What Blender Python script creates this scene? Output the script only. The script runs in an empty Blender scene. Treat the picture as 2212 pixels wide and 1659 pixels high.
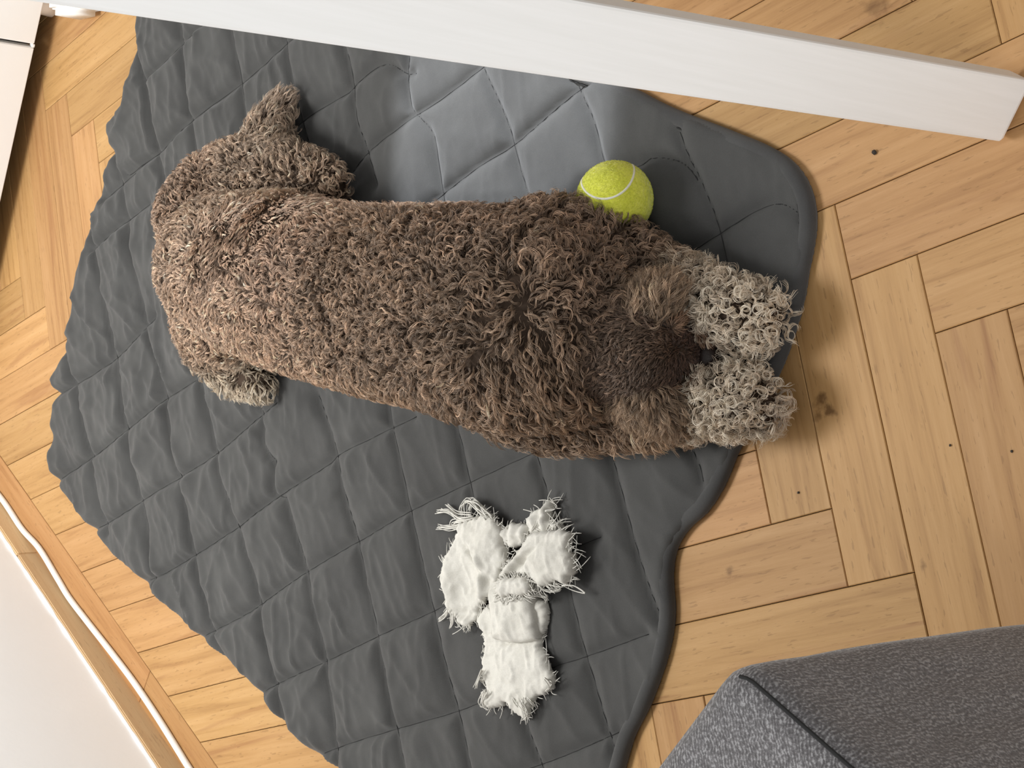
import bpy, bmesh, math, random
import numpy as np
from mathutils import Vector, Matrix

random.seed(7)
rng = np.random.default_rng(11)
S = bpy.context.scene
COL = S.collection

# ------------------------------------------------------------------ camera
FPX = 3597.5                                   # focal length in pixels of a 2212 wide frame
R = np.array([[0.65412415, -0.16484311, -0.73820617],
              [0.26260849, 0.96474796, 0.01726685],
              [0.70933658, -0.20515387, 0.67435414]])
CAM = np.array([1.15213, -0.33321, 1.09529])
cd = bpy.data.cameras.new('camera')
cam = bpy.data.objects.new('camera', cd)
COL.objects.link(cam)
M = Matrix([list(R[0]), list(R[1]), list(R[2])]).transposed().to_4x4()
M.translation = Vector(CAM)
cam.matrix_world = M
cd.sensor_fit = 'HORIZONTAL'
cd.sensor_width = 36.0
cd.lens = 36.0 * FPX / 2212.0
cd.clip_start = 0.01
S.camera = cam

# ------------------------------------------------------------------ world, added lights, exposure
S.view_settings.view_transform = 'Standard'
S.view_settings.look = 'None'
S.view_settings.gamma = 1.0
S.view_settings.use_curve_mapping = False
S.view_settings.exposure = 0.0
w = bpy.data.worlds.new('room_light')
S.world = w
w.use_nodes = True
bg = w.node_tree.nodes['Background']
bg.inputs['Color'].default_value = (1.0, 0.985, 0.96, 1)
bg.inputs['Strength'].default_value = 0.44


def aim(o, tgt):
    d = Vector(tgt) - o.location
    o.rotation_euler = d.to_track_quat('-Z', 'Y').to_euler()


def area(name, loc, tgt, size, power, color):
    l = bpy.data.lights.new(name, 'AREA')
    l.shape = 'DISK'
    l.size = size
    l.energy = power
    l.color = color
    o = bpy.data.objects.new(name, l)
    COL.objects.link(o)
    o.location = loc
    aim(o, tgt)
    return o


area('left_fill', (-0.56, 0.16, 1.34), (-0.66, 0.2, 0), 0.6, 21.5, (1.0, 0.99, 0.965))  # added unseen light that brightens the left side over the right
area('post_fill', (1.62, -1.52, 0.95), (0.5, 0.0, 0.1), 1.0, 24, (0.97, 0.98, 1.0))  # added unseen light, kept low to brighten the wide face of the post
sp = bpy.data.lights.new('patch_spot', 'SPOT')  # added unseen spot that makes the pale patch on the blanket
sp.energy = 360
sp.color = (0.90, 0.94, 1.0)
sp.spot_size = math.radians(11)
sp.spot_blend = 0.4
sp.shadow_soft_size = 0.012
spo = bpy.data.objects.new('patch_spot', sp)
COL.objects.link(spo)


# ------------------------------------------------------------------ helpers
def at(px, py, z=0.0):
    """world point at height z seen at photograph pixel (px, py)"""
    d = R.T @ np.array([(px - 1106.0) / FPX, -(py - 829.5) / FPX, -1.0])
    t = (z - CAM[2]) / d[2]
    return CAM + t * d


def ats(pts, z=0.0):
    return np.array([at(p[0], p[1], z if len(p) < 3 else p[2]) for p in pts])


spo.location = (0.42, 1.55, 1.30)
aim(spo, at(1095, 245))


def tag(o, label=None, cat=None, group=None, kind=None):
    if label: o['label'] = label
    if cat: o['category'] = cat
    if group: o['group'] = group
    if kind: o['kind'] = kind
    return o


def empty(name, loc, rz=0.0):
    o = bpy.data.objects.new(name, None)
    COL.objects.link(o)
    o.empty_display_size = 0.02
    o.location = loc
    o.rotation_euler = (0, 0, rz)
    return o


def link(name, me, mat=None, parent=None, smooth=True):
    o = bpy.data.objects.new(name, me)
    COL.objects.link(o)
    if mat is not None and len(me.materials) == 0:
        me.materials.append(mat)
    if smooth and len(me.polygons):
        me.polygons.foreach_set('use_smooth', np.ones(len(me.polygons), bool))
    if parent is not None:
        o.parent = parent
        o.matrix_parent_inverse = pinv(parent)
    return o


def pinv(p):
    m = Matrix.LocRotScale(p.location, p.rotation_euler, p.scale)
    q = p.parent
    while q is not None:
        m = Matrix.LocRotScale(q.location, q.rotation_euler, q.scale) @ m
        q = q.parent
    return m.inverted()


def mesh_np(name, v, f):
    """f: (n,3) or (n,4) int array, or list of lists"""
    me = bpy.data.meshes.new(name)
    v = np.asarray(v, float)
    if isinstance(f, np.ndarray):
        n, k = f.shape
        me.vertices.add(len(v))
        me.vertices.foreach_set('co', v.ravel())
        me.loops.add(n * k)
        me.loops.foreach_set('vertex_index', f.ravel().astype(np.int32))
        me.polygons.add(n)
        me.polygons.foreach_set('loop_start', np.arange(0, n * k, k, dtype=np.int32))
        me.update(calc_edges=True)
        me.validate()
    else:
        me.from_pydata([tuple(x) for x in v], [], f)
        me.update()
    return me


def bm_mesh(name, bm):
    me = bpy.data.meshes.new(name)
    bmesh.ops.recalc_face_normals(bm, faces=bm.faces)
    bm.to_mesh(me)
    bm.free()
    return me


def tube(pts, r, n=8, cap=True):
    """(verts, quads) of a tube along pts with radius r (scalar or per point)"""
    P = np.asarray(pts, float)
    r = np.broadcast_to(np.asarray(r, float), (len(P),))
    T = np.gradient(P, axis=0)
    T /= np.linalg.norm(T, axis=1)[:, None] + 1e-12
    up = np.array([0, 0, 1.0])
    if abs(T[0] @ up) > 0.9: up = np.array([1.0, 0, 0])
    V = []
    for i in range(len(P)):
        a = np.cross(T[i], up); a /= np.linalg.norm(a) + 1e-12
        b = np.cross(a, T[i]); up = b
        for k in range(n):
            t = 2 * math.pi * k / n
            V.append(P[i] + r[i] * (math.cos(t) * a + math.sin(t) * b))
    F = []
    for i in range(len(P) - 1):
        for k in range(n):
            k2 = (k + 1) % n
            F.append([i * n + k, i * n + k2, (i + 1) * n + k2, (i + 1) * n + k])
    if cap:
        F.append([k for k in range(n)][::-1])
        F.append([(len(P) - 1) * n + k for k in range(n)])
    return V, F


def join(parts):
    V, F = [], []
    for v, f in parts:
        o = len(V)
        V.extend([tuple(x) for x in v])
        F.extend([[i + o for i in q] for q in f])
    return V, F


def spline(pts, n):
    """Catmull-Rom resample to n points"""
    P = np.asarray(pts, float)
    P = np.vstack([2 * P[0] - P[1], P, 2 * P[-1] - P[-2]])
    m = len(P) - 3
    t = np.linspace(0, m - 1e-9, n)
    i = t.astype(int); u = (t - i)[:, None]
    p0, p1, p2, p3 = P[i], P[i + 1], P[i + 2], P[i + 3]
    return 0.5 * ((2 * p1) + (-p0 + p2) * u + (2 * p0 - 5 * p1 + 4 * p2 - p3) * u ** 2 + (-p0 + 3 * p1 - 3 * p2 + p3) * u ** 3)


def resample(P, step):
    P = np.asarray(P, float)
    s = np.concatenate([[0], np.cumsum(np.linalg.norm(np.diff(P, axis=0), axis=1))])
    n = max(2, int(round(s[-1] / step)))
    t = np.linspace(0, s[-1], n)
    return np.stack([np.interp(t, s, P[:, k]) for k in range(P.shape[1])], 1)


def vnoise(x, y, seed=0):
    """smooth value noise, vectorised, range 0..1"""
    xi = np.floor(x).astype(np.int64); yi = np.floor(y).astype(np.int64)
    fx = x - xi; fy = y - yi
    fx = fx * fx * fx * (fx * (fx * 6 - 15) + 10); fy = fy * fy * fy * (fy * (fy * 6 - 15) + 10)

    def h(a, b):
        n = (a * 374761393 + b * 668265263 + seed * 1442695041) & 0xFFFFFFFF
        n = ((n ^ (n >> 13)) * 1274126177) & 0xFFFFFFFF
        n = (n ^ (n >> 16)) & 0xFFFFFFFF
        return n / 4294967295.0
    a = h(xi, yi); b = h(xi + 1, yi); c = h(xi, yi + 1); d = h(xi + 1, yi + 1)
    return (a * (1 - fx) + b * fx) * (1 - fy) + (c * (1 - fx) + d * fx) * fy


def seg_dist(P, A, B):
    """distance from points P (n,2) to segment A-B, and the closest points"""
    d = B - A
    t = np.clip(((P - A) @ d) / (d @ d + 1e-18), 0, 1)
    Q = A + t[:, None] * d
    return np.linalg.norm(P - Q, axis=1), Q


def poly_dist(P, L, closed=False):
    D = np.full(len(P), 1e9); Q = np.zeros_like(P)
    n = len(L)
    for i in range(n if closed else n - 1):
        d, q = seg_dist(P, L[i], L[(i + 1) % n])
        m = d < D
        D[m] = d[m]; Q[m] = q[m]
    return D, Q


def inside(P, L):
    x, y = P[:, 0], P[:, 1]
    r = np.zeros(len(P), bool)
    n = len(L)
    for i in range(n):
        x1, y1 = L[i]; x2, y2 = L[(i + 1) % n]
        c = ((y1 > y) != (y2 > y))
        with np.errstate(divide='ignore', invalid='ignore'):
            xi = (x2 - x1) * (y - y1) / (y2 - y1 + 1e-18) + x1
        r ^= c & (x < xi)
    return r


def sheet(poly, step):
    """regular grid clipped to a polygon with its rim snapped onto the outline.
    returns 2D verts, quads, boundary distance, list of rim edges"""
    lo = poly.min(0) - step * 2; hi = poly.max(0) + step * 2
    nx = int((hi[0] - lo[0]) / step) + 1; ny = int((hi[1] - lo[1]) / step) + 1
    X, Y = np.meshgrid(lo[0] + np.arange(nx) * step, lo[1] + np.arange(ny) * step, indexing='ij')
    P = np.stack([X.ravel(), Y.ravel()], 1)
    ins = inside(P, poly)
    D, Q = poly_dist(P, poly, True)
    I = np.arange(nx * ny).reshape(nx, ny)
    quad = np.stack([I[:-1, :-1], I[1:, :-1], I[1:, 1:], I[:-1, 1:]], -1).reshape(-1, 4)
    cnt = ins[quad].sum(1)
    quad = quad[cnt >= 2]
    P = np.where(ins[:, None], P, Q)
    D = np.where(ins, D, 0)
    used, inv = np.unique(quad, return_inverse=True)
    quad = inv.reshape(-1, 4)
    P = P[used]; D = D[used]
    e = np.concatenate([quad[:, [0, 1]], quad[:, [1, 2]], quad[:, [2, 3]], quad[:, [3, 0]]])
    key = np.sort(e, 1)
    _, idx, c = np.unique(key, axis=0, return_index=True, return_counts=True)
    rim = e[idx[c == 1]]
    return P, quad, D, rim


def close_sheet(V, quad, rim, zlow):
    """add skirts from the rim down to zlow (array or number) and a bottom"""
    n = len(V)
    W = V.copy(); W[:, 2] = zlow
    f = [quad, quad[:, ::-1] + n, np.stack([rim[:, 1], rim[:, 0], rim[:, 0] + n, rim[:, 1] + n], 1)]
    return np.vstack([V, W]), np.concatenate(f)


# ------------------------------------------------------------------ materials
class NT:
    def __init__(s, name):
        s.m = bpy.data.materials.new(name)
        s.m.use_nodes = True
        s.t = s.m.node_tree
        s.b = s.t.nodes['Principled BSDF']

    def n(s, typ, **kw):
        nd = s.t.nodes.new(typ)
        for k, v in kw.items():
            if k in nd.inputs.keys():
                nd.inputs[k].default_value = v
            else:
                setattr(nd, k, v)
        return nd

    def l(s, a, b):
        s.t.links.new(a, b)

    def ramp(s, fac, stops):
        r = s.n('ShaderNodeValToRGB')
        while len(r.color_ramp.elements) < len(stops): r.color_ramp.elements.new(0.5)
        for e, (p, c) in zip(r.color_ramp.elements, stops):
            e.position = p; e.color = (*c, 1)
        s.l(fac, r.inputs['Fac'])
        return r.outputs['Color']

    def mix(s, fac, a, b, mode='MIX'):
        m = s.n('ShaderNodeMix', data_type='RGBA', blend_type=mode)
        for v, i in ((fac, 0), (a, 6), (b, 7)):
            if isinstance(v, (int, float)): m.inputs[i].default_value = v
            elif isinstance(v, tuple): m.inputs[i].default_value = (*v, 1)
            else: s.l(v, m.inputs[i])
        return m.outputs[2]

    def math(s, op, a, b=0.0):
        m = s.n('ShaderNodeMath', operation=op)
        for v, i in ((a, 0), (b, 1)):
            if isinstance(v, (int, float)): m.inputs[i].default_value = v
            else: s.l(v, m.inputs[i])
        return m.outputs[0]

    def noise(s, vec, scale, detail=4, rough=0.55, dist=0.0):
        n = s.n('ShaderNodeTexNoise', Scale=scale, Detail=detail, Roughness=rough, Distortion=dist)
        if vec is not None: s.l(vec, n.inputs['Vector'])
        return n.outputs['Fac']

    def coord(s, scale=(1, 1, 1), out='Object'):
        c = s.n('ShaderNodeTexCoord')
        m = s.n('ShaderNodeMapping')
        m.inputs['Scale'].default_value = scale
        s.l(c.outputs[out], m.inputs['Vector'])
        return m.outputs['Vector']

    def bump(s, h, strength, dist=0.001):
        b = s.n('ShaderNodeBump', Strength=strength, Distance=dist)
        s.l(h, b.inputs['Height'])
        s.l(b.outputs['Normal'], s.b.inputs['Normal'])

    def base(s, c): s.l(c, s.b.inputs['Base Color'])


def plain(name, color, rough=0.5, spec=0.5, noise=0.0, nscale=30, bump=0.0, bscale=200):
    k = NT(name)
    k.b.inputs['Roughness'].default_value = rough
    k.b.inputs['Specular IOR Level'].default_value = spec
    v = k.coord()
    if noise:
        f = k.noise(v, nscale, 5)
        c2 = tuple(x * (1 - noise) for x in color)
        k.base(k.ramp(f, [(0.3, c2), (0.7, color)]))
    else:
        k.b.inputs['Base Color'].default_value = (*color, 1)
    if bump: k.bump(k.noise(v, bscale, 4), bump, 0.001)
    return k.m


def wood(name, dark, mid, light, streak, border=False):
    k = NT(name)
    info = k.n('ShaderNodeObjectInfo')
    c = k.n('ShaderNodeTexCoord')
    off = k.n('ShaderNodeCombineXYZ')
    r = info.outputs['Random']
    k.l(k.math('MULTIPLY', r, 37.0), off.inputs[0])
    k.l(k.math('MULTIPLY', r, 91.0), off.inputs[1])
    k.l(k.math('MULTIPLY', r, 53.0), off.inputs[2])
    add = k.n('ShaderNodeVectorMath', operation='ADD')
    k.l(c.outputs['Object'], add.inputs[0]); k.l(off.outputs[0], add.inputs[1])

    def mp(sc):
        m = k.n('ShaderNodeMapping'); m.inputs['Scale'].default_value = sc
        k.l(add.outputs[0], m.inputs['Vector']); return m.outputs['Vector']
    grain = k.noise(mp((4.5, 95, 95)), 1.0, 6, 0.62, 0.45)          # broad streaks along x
    fine = k.noise(mp((45, 700, 700)), 1.0, 3, 0.7)
    pore = k.noise(mp((60, 420, 420)), 1.0, 2, 0.5, 0.3)
    col = k.ramp(grain, [(0.28, dark), (0.47, mid), (0.72, light)])
    # each block its own tone
    hsv = k.n('ShaderNodeHueSaturation')
    r2 = k.n('ShaderNodeTexWhiteNoise', noise_dimensions='1D')
    k.l(r, r2.inputs['W'])
    k.l(k.math('ADD', k.math('MULTIPLY', r2.outputs['Value'], 0.22), 0.88), hsv.inputs['Value'])
    k.l(k.math('ADD', k.math('MULTIPLY', r, 0.010), 0.4965), hsv.inputs['Hue'])
    k.l(col, hsv.inputs['Color'])
    col = hsv.outputs['Color']
    pm = k.math('MULTIPLY', k.math('GREATER_THAN', pore, 0.66), 0.35)
    col = k.mix(pm, col, tuple(x * 0.5 for x in dark))
    col = k.mix(k.math('MULTIPLY', fine, 0.36), col, dark)
    # heartwood streaks, reddish, in some blocks
    st = k.noise(mp((3.5, 45, 45)), 1.0, 4, 0.5, 0.8)
    sm = k.math('MULTIPLY', k.ramp(st, [(0.60, (0, 0, 0)), (0.72, (1, 1, 1))]), 0.45)
    col = k.mix(sm, col, streak)
    k.base(col)
    k.b.inputs['Roughness'].default_value = 0.5
    k.b.inputs['Specular IOR Level'].default_value = 0.2
    k.bump(k.math('ADD', fine, k.math('MULTIPLY', pm, -1.5)), 0.22, 0.0004)
    return k


def cloth(name, c1, c2, scale=900, bump=0.4, big=7, sheen=0.15):
    k = NT(name)
    v = k.coord()
    f1 = k.noise(v, big, 5, 0.6)
    f2 = k.noise(v, scale, 3, 0.7)
    col = k.ramp(k.math('ADD', k.math('MULTIPLY', f1, 0.6), k.math('MULTIPLY', f2, 0.4)), [(0.36, c1), (0.66, c2)])
    k.base(col)
    k.b.inputs['Roughness'].default_value = 0.92
    k.b.inputs['Specular IOR Level'].default_value = 0.12
    k.b.inputs['Sheen Weight'].default_value = sheen
    k.b.inputs['Sheen Roughness'].default_value = 0.5
    k.bump(f2, bump, 0.0006)
    return k.m


MW = wood('oak_parquet', (0.330, 0.172, 0.068), (0.460, 0.260, 0.107), (0.535, 0.318, 0.145), (0.250, 0.105, 0.042))
MB = wood('oak_border', (0.33, 0.165, 0.062), (0.44, 0.235, 0.094), (0.50, 0.285, 0.122), (0.30, 0.135, 0.056))
M_BASE = wood('oak_baseboard', (0.54, 0.35, 0.19), (0.62, 0.42, 0.24), (0.66, 0.46, 0.27), (0.52, 0.33, 0.18)).m
# grime the paws left on the boards near the dog, and a knot or two (marks of their own)
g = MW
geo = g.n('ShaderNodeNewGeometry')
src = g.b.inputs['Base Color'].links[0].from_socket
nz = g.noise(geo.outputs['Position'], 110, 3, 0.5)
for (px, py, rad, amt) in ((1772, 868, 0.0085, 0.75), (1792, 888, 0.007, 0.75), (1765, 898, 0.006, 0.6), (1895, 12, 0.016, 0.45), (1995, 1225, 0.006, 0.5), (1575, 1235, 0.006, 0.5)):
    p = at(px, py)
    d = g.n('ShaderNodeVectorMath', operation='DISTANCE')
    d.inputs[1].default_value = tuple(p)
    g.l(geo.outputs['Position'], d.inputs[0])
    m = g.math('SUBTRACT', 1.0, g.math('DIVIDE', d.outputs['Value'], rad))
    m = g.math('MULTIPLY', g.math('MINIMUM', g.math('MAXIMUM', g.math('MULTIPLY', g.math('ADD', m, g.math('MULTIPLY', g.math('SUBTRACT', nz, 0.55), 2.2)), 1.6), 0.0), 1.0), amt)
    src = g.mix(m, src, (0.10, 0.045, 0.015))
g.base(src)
M_WOOD, M_BORDER = MW.m, MB.m
M_SUB = plain('dark_joint', (0.035, 0.018, 0.008), 0.9)
M_WALL = plain('white_wall_paint', (0.88, 0.875, 0.865), 0.7, 0.3, 0.02, 12, 0.15, 120)
M_CAB = plain('white_lacquer', (0.88, 0.87, 0.85), 0.35, 0.4)
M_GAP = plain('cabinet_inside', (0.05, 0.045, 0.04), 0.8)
k = NT('white_painted_wood')
gv = k.coord((220, 220, 6))
gn = k.noise(gv, 1.0, 3, 0.6)
k.base(k.ramp(gn, [(0.3, (0.84, 0.835, 0.81)), (0.7, (0.88, 0.875, 0.855))]))
k.b.inputs['Roughness'].default_value = 0.45
k.bump(gn, 0.12, 0.0006)
M_POST = k.m
M_BLANKET = cloth('grey_brushed_cotton', (0.052, 0.052, 0.051), (0.078, 0.078, 0.076), 1400, 0.35, 9, 0.2)
M_HEM = cloth('grey_hem_cotton', (0.055, 0.055, 0.055), (0.080, 0.080, 0.079), 1400, 0.35, 20, 0.2)
M_STITCH = plain('grey_thread', (0.034, 0.034, 0.034), 0.9, 0.1)
M_TOY = cloth('off_white_canvas', (0.55, 0.535, 0.485), (0.68, 0.665, 0.615), 700, 0.3, 25, 0.1)
M_TOYT = plain('off_white_thread', (0.68, 0.665, 0.615), 0.9, 0.1)
M_CABLE = plain('white_pvc', (0.82, 0.80, 0.74), 0.35, 0.5)
M_CRUMB = plain('dark_crumb', (0.03, 0.022, 0.015), 0.8)
# sofa fabric: a chenille weave
k = NT('grey_woven_upholstery')
v = k.coord()
a = k.noise(v, 520, 2, 0.6)
wv = k.n('ShaderNodeTexWave', Scale=150.0, Distortion=9.0, Detail=3.0)
k.l(v, wv.inputs['Vector'])
wf = wv.outputs['Fac']
f = k.math('ADD', k.math('MULTIPLY', a, 0.85), k.math('MULTIPLY', wf, 0.15))
k.base(k.ramp(f, [(0.34, (0.085, 0.080, 0.082)), (0.52, (0.155, 0.148, 0.152)), (0.66, (0.33, 0.325, 0.33))]))
k.b.inputs['Roughness'].default_value = 0.9
k.b.inputs['Specular IOR Level'].default_value = 0.2
k.b.inputs['Sheen Weight'].default_value = 0.3
k.bump(f, 0.6, 0.0012)
M_SOFA = k.m
# tennis felt
k = NT('yellow_felt')
v = k.coord()
f1 = k.noise(v, 90, 5, 0.7)
f2 = k.noise(v, 600, 3, 0.7)
k.base(k.ramp(k.math('ADD', k.math('MULTIPLY', f1, .6), k.math('MULTIPLY', f2, .4)), [(0.34, (0.50, 0.54, 0.045)), (0.5, (0.66, 0.69, 0.075)), (0.66, (0.76, 0.77, 0.15))]))
k.b.inputs['Roughness'].default_value = 1.0
k.b.inputs['Specular IOR Level'].default_value = 0.05
k.b.inputs['Sheen Weight'].default_value = 0.4
k.bump(f2, 0.6, 0.001)
M_FELT = k.m
M_SEAM = plain('white_seam_rubber', (0.78, 0.78, 0.66), 0.6, 0.3)


def hair_mat(name, rough=0.42, spec=0.5):
    k = NT(name)
    a = k.n('ShaderNodeAttribute', attribute_name='tint')
    k.base(a.outputs['Color'])
    k.b.inputs['Roughness'].default_value = rough
    k.b.inputs['Specular IOR Level'].default_value = spec
    return k.m


M_FUR = hair_mat('curly_fur')
M_SKIN = plain('undercoat', (0.075, 0.052, 0.038), 0.9, 0.1, 0.3, 60)
M_NOSE = plain('nose_leather', (0.02, 0.012, 0.010), 0.4, 0.5, 0.2, 300, 0.5, 700)
M_EYE = plain('dark_eye', (0.01, 0.006, 0.004), 0.08, 0.6)
# ------------------------------------------------------------------ the floor
W = 0.0638364                                  # width of a parquet block
LB = 4.7086 * W                                # its length
P0 = at(1664.6, 1133.0)                        # lower left corner of block (0, 0)
P0[2] = 0
P0 = P0[:2] + np.array([0.0002, -0.0001])
BD = np.array([math.cos(math.radians(-46.0)), math.sin(math.radians(-46.0))])   # along the wall
BN = np.array([-BD[1], BD[0]])                 # out of the wall, into the room
B0 = at(0, 985)[:2]                            # a point on the inner line of the border strip
WB = at(0, 1120)[:2]                           # foot of the baseboard
floor = link('floor', mesh_np('floor', np.array([[x, y, z] for z in (-0.03, -0.0032) for x, y in ((-1.6, -0.9), (1.0, -0.9), (1.0, 1.25), (-1.6, 1.25))]),
             [[3, 2, 1, 0], [4, 5, 6, 7], [0, 1, 5, 4], [1, 2, 6, 5], [2, 3, 7, 6], [3, 0, 4, 7]]), M_SUB, None, False)
tag(floor, 'herringbone oak parquet floor under the blanket, worn and lacquered', 'floor', None, 'structure')


def clip(poly, p, n):
    out = []
    m = len(poly)
    for i in range(m):
        a, b = poly[i], poly[(i + 1) % m]
        da, db = (a - p) @ n, (b - p) @ n
        if da >= 0: out.append(a)
        if (da > 0) != (db > 0) and abs(da - db) > 1e-12:
            out.append(a + (b - a) * da / (da - db))
    return out


def block_mesh(poly, h, g=0.00035, bev=0.0007):
    poly = [np.asarray(p) for p in poly]
    c = np.mean(poly, axis=0)

    def inset(d):
        m = len(poly); res = []
        for i in range(m):
            a, b, e = poly[i - 1], poly[i], poly[(i + 1) % m]
            u = (b - a) / (np.linalg.norm(b - a) + 1e-9); v = (e - b) / (np.linalg.norm(e - b) + 1e-9)
            n1 = np.array([-u[1], u[0]]); n2 = np.array([-v[1], v[0]])
            k = 1 + n1 @ n2
            res.append(b + (n1 + n2) / max(k, 0.4) * d)
        return res
    V = []
    for d, z in ((g, -0.004), (g, h - bev), (g + bev, h)):
        V += [(*p, z) for p in inset(d)]
    m = len(poly)
    F = [[2 * m + i for i in range(m)]]
    for r in range(2):
        for i in range(m):
            j = (i + 1) % m
            F.append([r * m + i, r * m + j, (r + 1) * m + j, (r + 1) * m + i])
    return V, F


def area2(poly):
    return 0.5 * sum(poly[i - 1][0] * poly[i][1] - poly[i][0] * poly[i - 1][1] for i in range(len(poly)))


nblocks = 0


def add_block(a0, a1, b0, b1, along_a, mat, name='parquet_block'):
    """a grows down the picture, b to the right; units of W"""
    global nblocks
    poly = [P0 + W * np.array([b, -a]) for b, a in ((b0, a1), (b1, a1), (b1, a0), (b0, a0))]
    poly = clip(poly, B0, BN)
    if len(poly) < 3 or abs(area2(poly)) < 2e-5: return
    c = np.mean(poly, axis=0)
    if not (-1.5 < c[0] < 0.95 and -0.85 < c[1] < 1.15): return
    rz = -math.pi / 2 if along_a else 0.0
    loc = [q - c for q in poly]
    ca, sa = math.cos(-rz), math.sin(-rz)
    loc = [np.array([ca * q[0] - sa * q[1], sa * q[0] + ca * q[1]]) for q in loc]
    h = random.uniform(-0.0003, 0.00025)
    V, F = block_mesh(loc, h)
    o = bpy.data.objects.new(name, mesh_np(name, V, F))
    o.data.materials.append(mat)
    COL.objects.link(o)
    o.parent = floor
    o.location = (c[0], c[1], 0)
    o.rotation_euler = (0, 0, rz)
    nblocks += 1


LL = 4.7086
EXT = 1.52                                     # the boards of the band by the wall are longer
for k in range(-40, 41):
    for m in (-2, -1, 0, 1):
        e = EXT if m == 1 else 0
        add_block(k - LL + m * LL, k + m * LL + e, k - m * LL, k + 1 - m * LL, True, M_WOOD)
    for m in (-1, 0, 1):
        add_block(1 - LL + k + m * LL, 2 - LL + k + m * LL, 2 + k - m * LL, 2 + k + LL - m * LL, False, M_WOOD)
    # rows between the long band and the border
    add_block(k - 1 + LL + EXT, k + LL + EXT, k - 2 * LL - 6, k - LL, False, M_WOOD)

# border strip along the wall, two lengths
wstrip = 0.055
joint = (at(322, 1457)[:2] - B0) @ BD
for s0, s1 in ((-0.9, joint), (joint, 1.3)):
    c = B0 + BD * (s0 + s1) / 2 - BN * wstrip / 2
    hl, hw = (s1 - s0) / 2, wstrip / 2
    V, F = block_mesh([np.array(q) for q in ((-hl, -hw), (hl, -hw), (hl, hw), (-hl, hw))], 0.0004)
    o = bpy.data.objects.new('border_plank', mesh_np('border_plank', V, F))
    o.data.materials.append(M_BORDER)
    COL.objects.link(o); o.parent = floor
    o.location = (c[0], c[1], 0); o.rotation_euler = (0, 0, math.radians(-46))

# ------------------------------------------------------------------ wall with baseboard
CABLE = [(-60, 1000), (4, 1078), (47, 1142), (85, 1185), (124, 1249), (150, 1292), (192, 1347), (239, 1407), (291, 1476), (342, 1552), (385, 1621), (406, 1655), (460, 1738)]
RC_ = 0.0043                                   # cable radius
cw = spline(ats(CABLE, RC_), 140)
nb = float(((cw[:, :2] - B0) @ BN)[10:130].min()) - RC_ - 0.0004      # face of the baseboard
nw = nb - 0.007                                # face of the wall
ZB = 0.03
while (at(128, 1364, ZB)[:2] - B0) @ BN > nw and ZB < 0.12: ZB += 0.0005


def slab(name, s0, s1, n0, n1, z0, z1, mat, parent=None, bevel=0.0, seg=2):
    """box in wall coordinates: s along the wall, n out of it (from the border line B0)"""
    bm = bmesh.new()
    c = [B0 + BD * s + BN * n for s, n in ((s0, n0), (s1, n0), (s1, n1), (s0, n1))]
    o = np.mean(c, axis=0)
    vs = [bm.verts.new(((s - (s0 + s1) / 2), (n - (n0 + n1) / 2), z - z0)) for z in (z0, z1) for s, n in ((s0, n0), (s1, n0), (s1, n1), (s0, n1))]
    for q in ((3, 2, 1, 0), (4, 5, 6, 7), (0, 1, 5, 4), (1, 2, 6, 5), (2, 3, 7, 6), (3, 0, 4, 7)):
        bm.faces.new([vs[i] for i in q])
    if bevel:
        bmesh.ops.bevel(bm, geom=bm.edges[:], offset=bevel, segments=seg, affect='EDGES')
    me = bm_mesh(name, bm)
    ob = bpy.data.objects.new(name, me)
    me.materials.append(mat)
    COL.objects.link(ob)
    ob.location = (o[0], o[1], z0)
    ob.rotation_euler = (0, 0, math.radians(-46))
    if parent is not None:
        ob.parent = parent; ob.matrix_parent_inverse = pinv(parent)
    return ob


wall = slab('wall_left', -1.2, 1.6, nw - 0.12, nw, -0.02, 1.6, M_WALL)
tag(wall, 'white painted wall rising from the oak baseboard', 'wall', None, 'structure')
js = (at(45, 1222, 0.02)[:2] - B0) @ BD
bb = empty('baseboard_left', (*(B0 + BN * nb), 0))
tag(bb, 'low oak baseboard in two lengths along the white wall', 'baseboard', None, 'structure')
for s0, s1 in ((-1.2, js - 0.0004), (js + 0.0004, 1.6)):
    slab('baseboard_length', s0, s1, nw + 0.0005, nb - 0.0003, -0.002, ZB, M_BASE, bb, 0.0015, 2)
# ragged bead of paint where the wall meets the baseboard
sp_ = np.arange(-0.3, 0.75, 0.003)
bead = np.stack([*(B0[:, None] + BD[:, None] * sp_ + BN[:, None] * (nw + 0.001)), np.full(len(sp_), ZB + 0.001)], 1)
rr = 0.0016 + 0.0022 * vnoise(sp_ * 60, sp_ * 0, 5)
V, F = tube(bead, rr, 8)
bo = link('paint_bead', mesh_np('paint_bead', V, F), M_WALL, wall)

# ------------------------------------------------------------------ white cabinet with two fronts
CZ = 0.030                                     # height of the lower edge of the fronts
e0, e1 = at(75, 100, CZ)[:2], at(0, 440, CZ)[:2]
cx_dir = (e0 - e1) / np.linalg.norm(e0 - e1)   # along the front, away from the wall
cn = np.array([cx_dir[1], -cx_dir[0]])         # out of the front
cab = empty('cabinet', (*e0, 0.0), math.atan2(cx_dir[1], cx_dir[0]))
tag(cab, 'white cabinet with two smooth fronts split by a narrow gap, top left corner', 'cabinet')


# keep the cabinet clear of the wall
XW = -((e0 - B0) @ BN - nw) / (cx_dir @ BN) + 0.004
XE = 0.26


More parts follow.
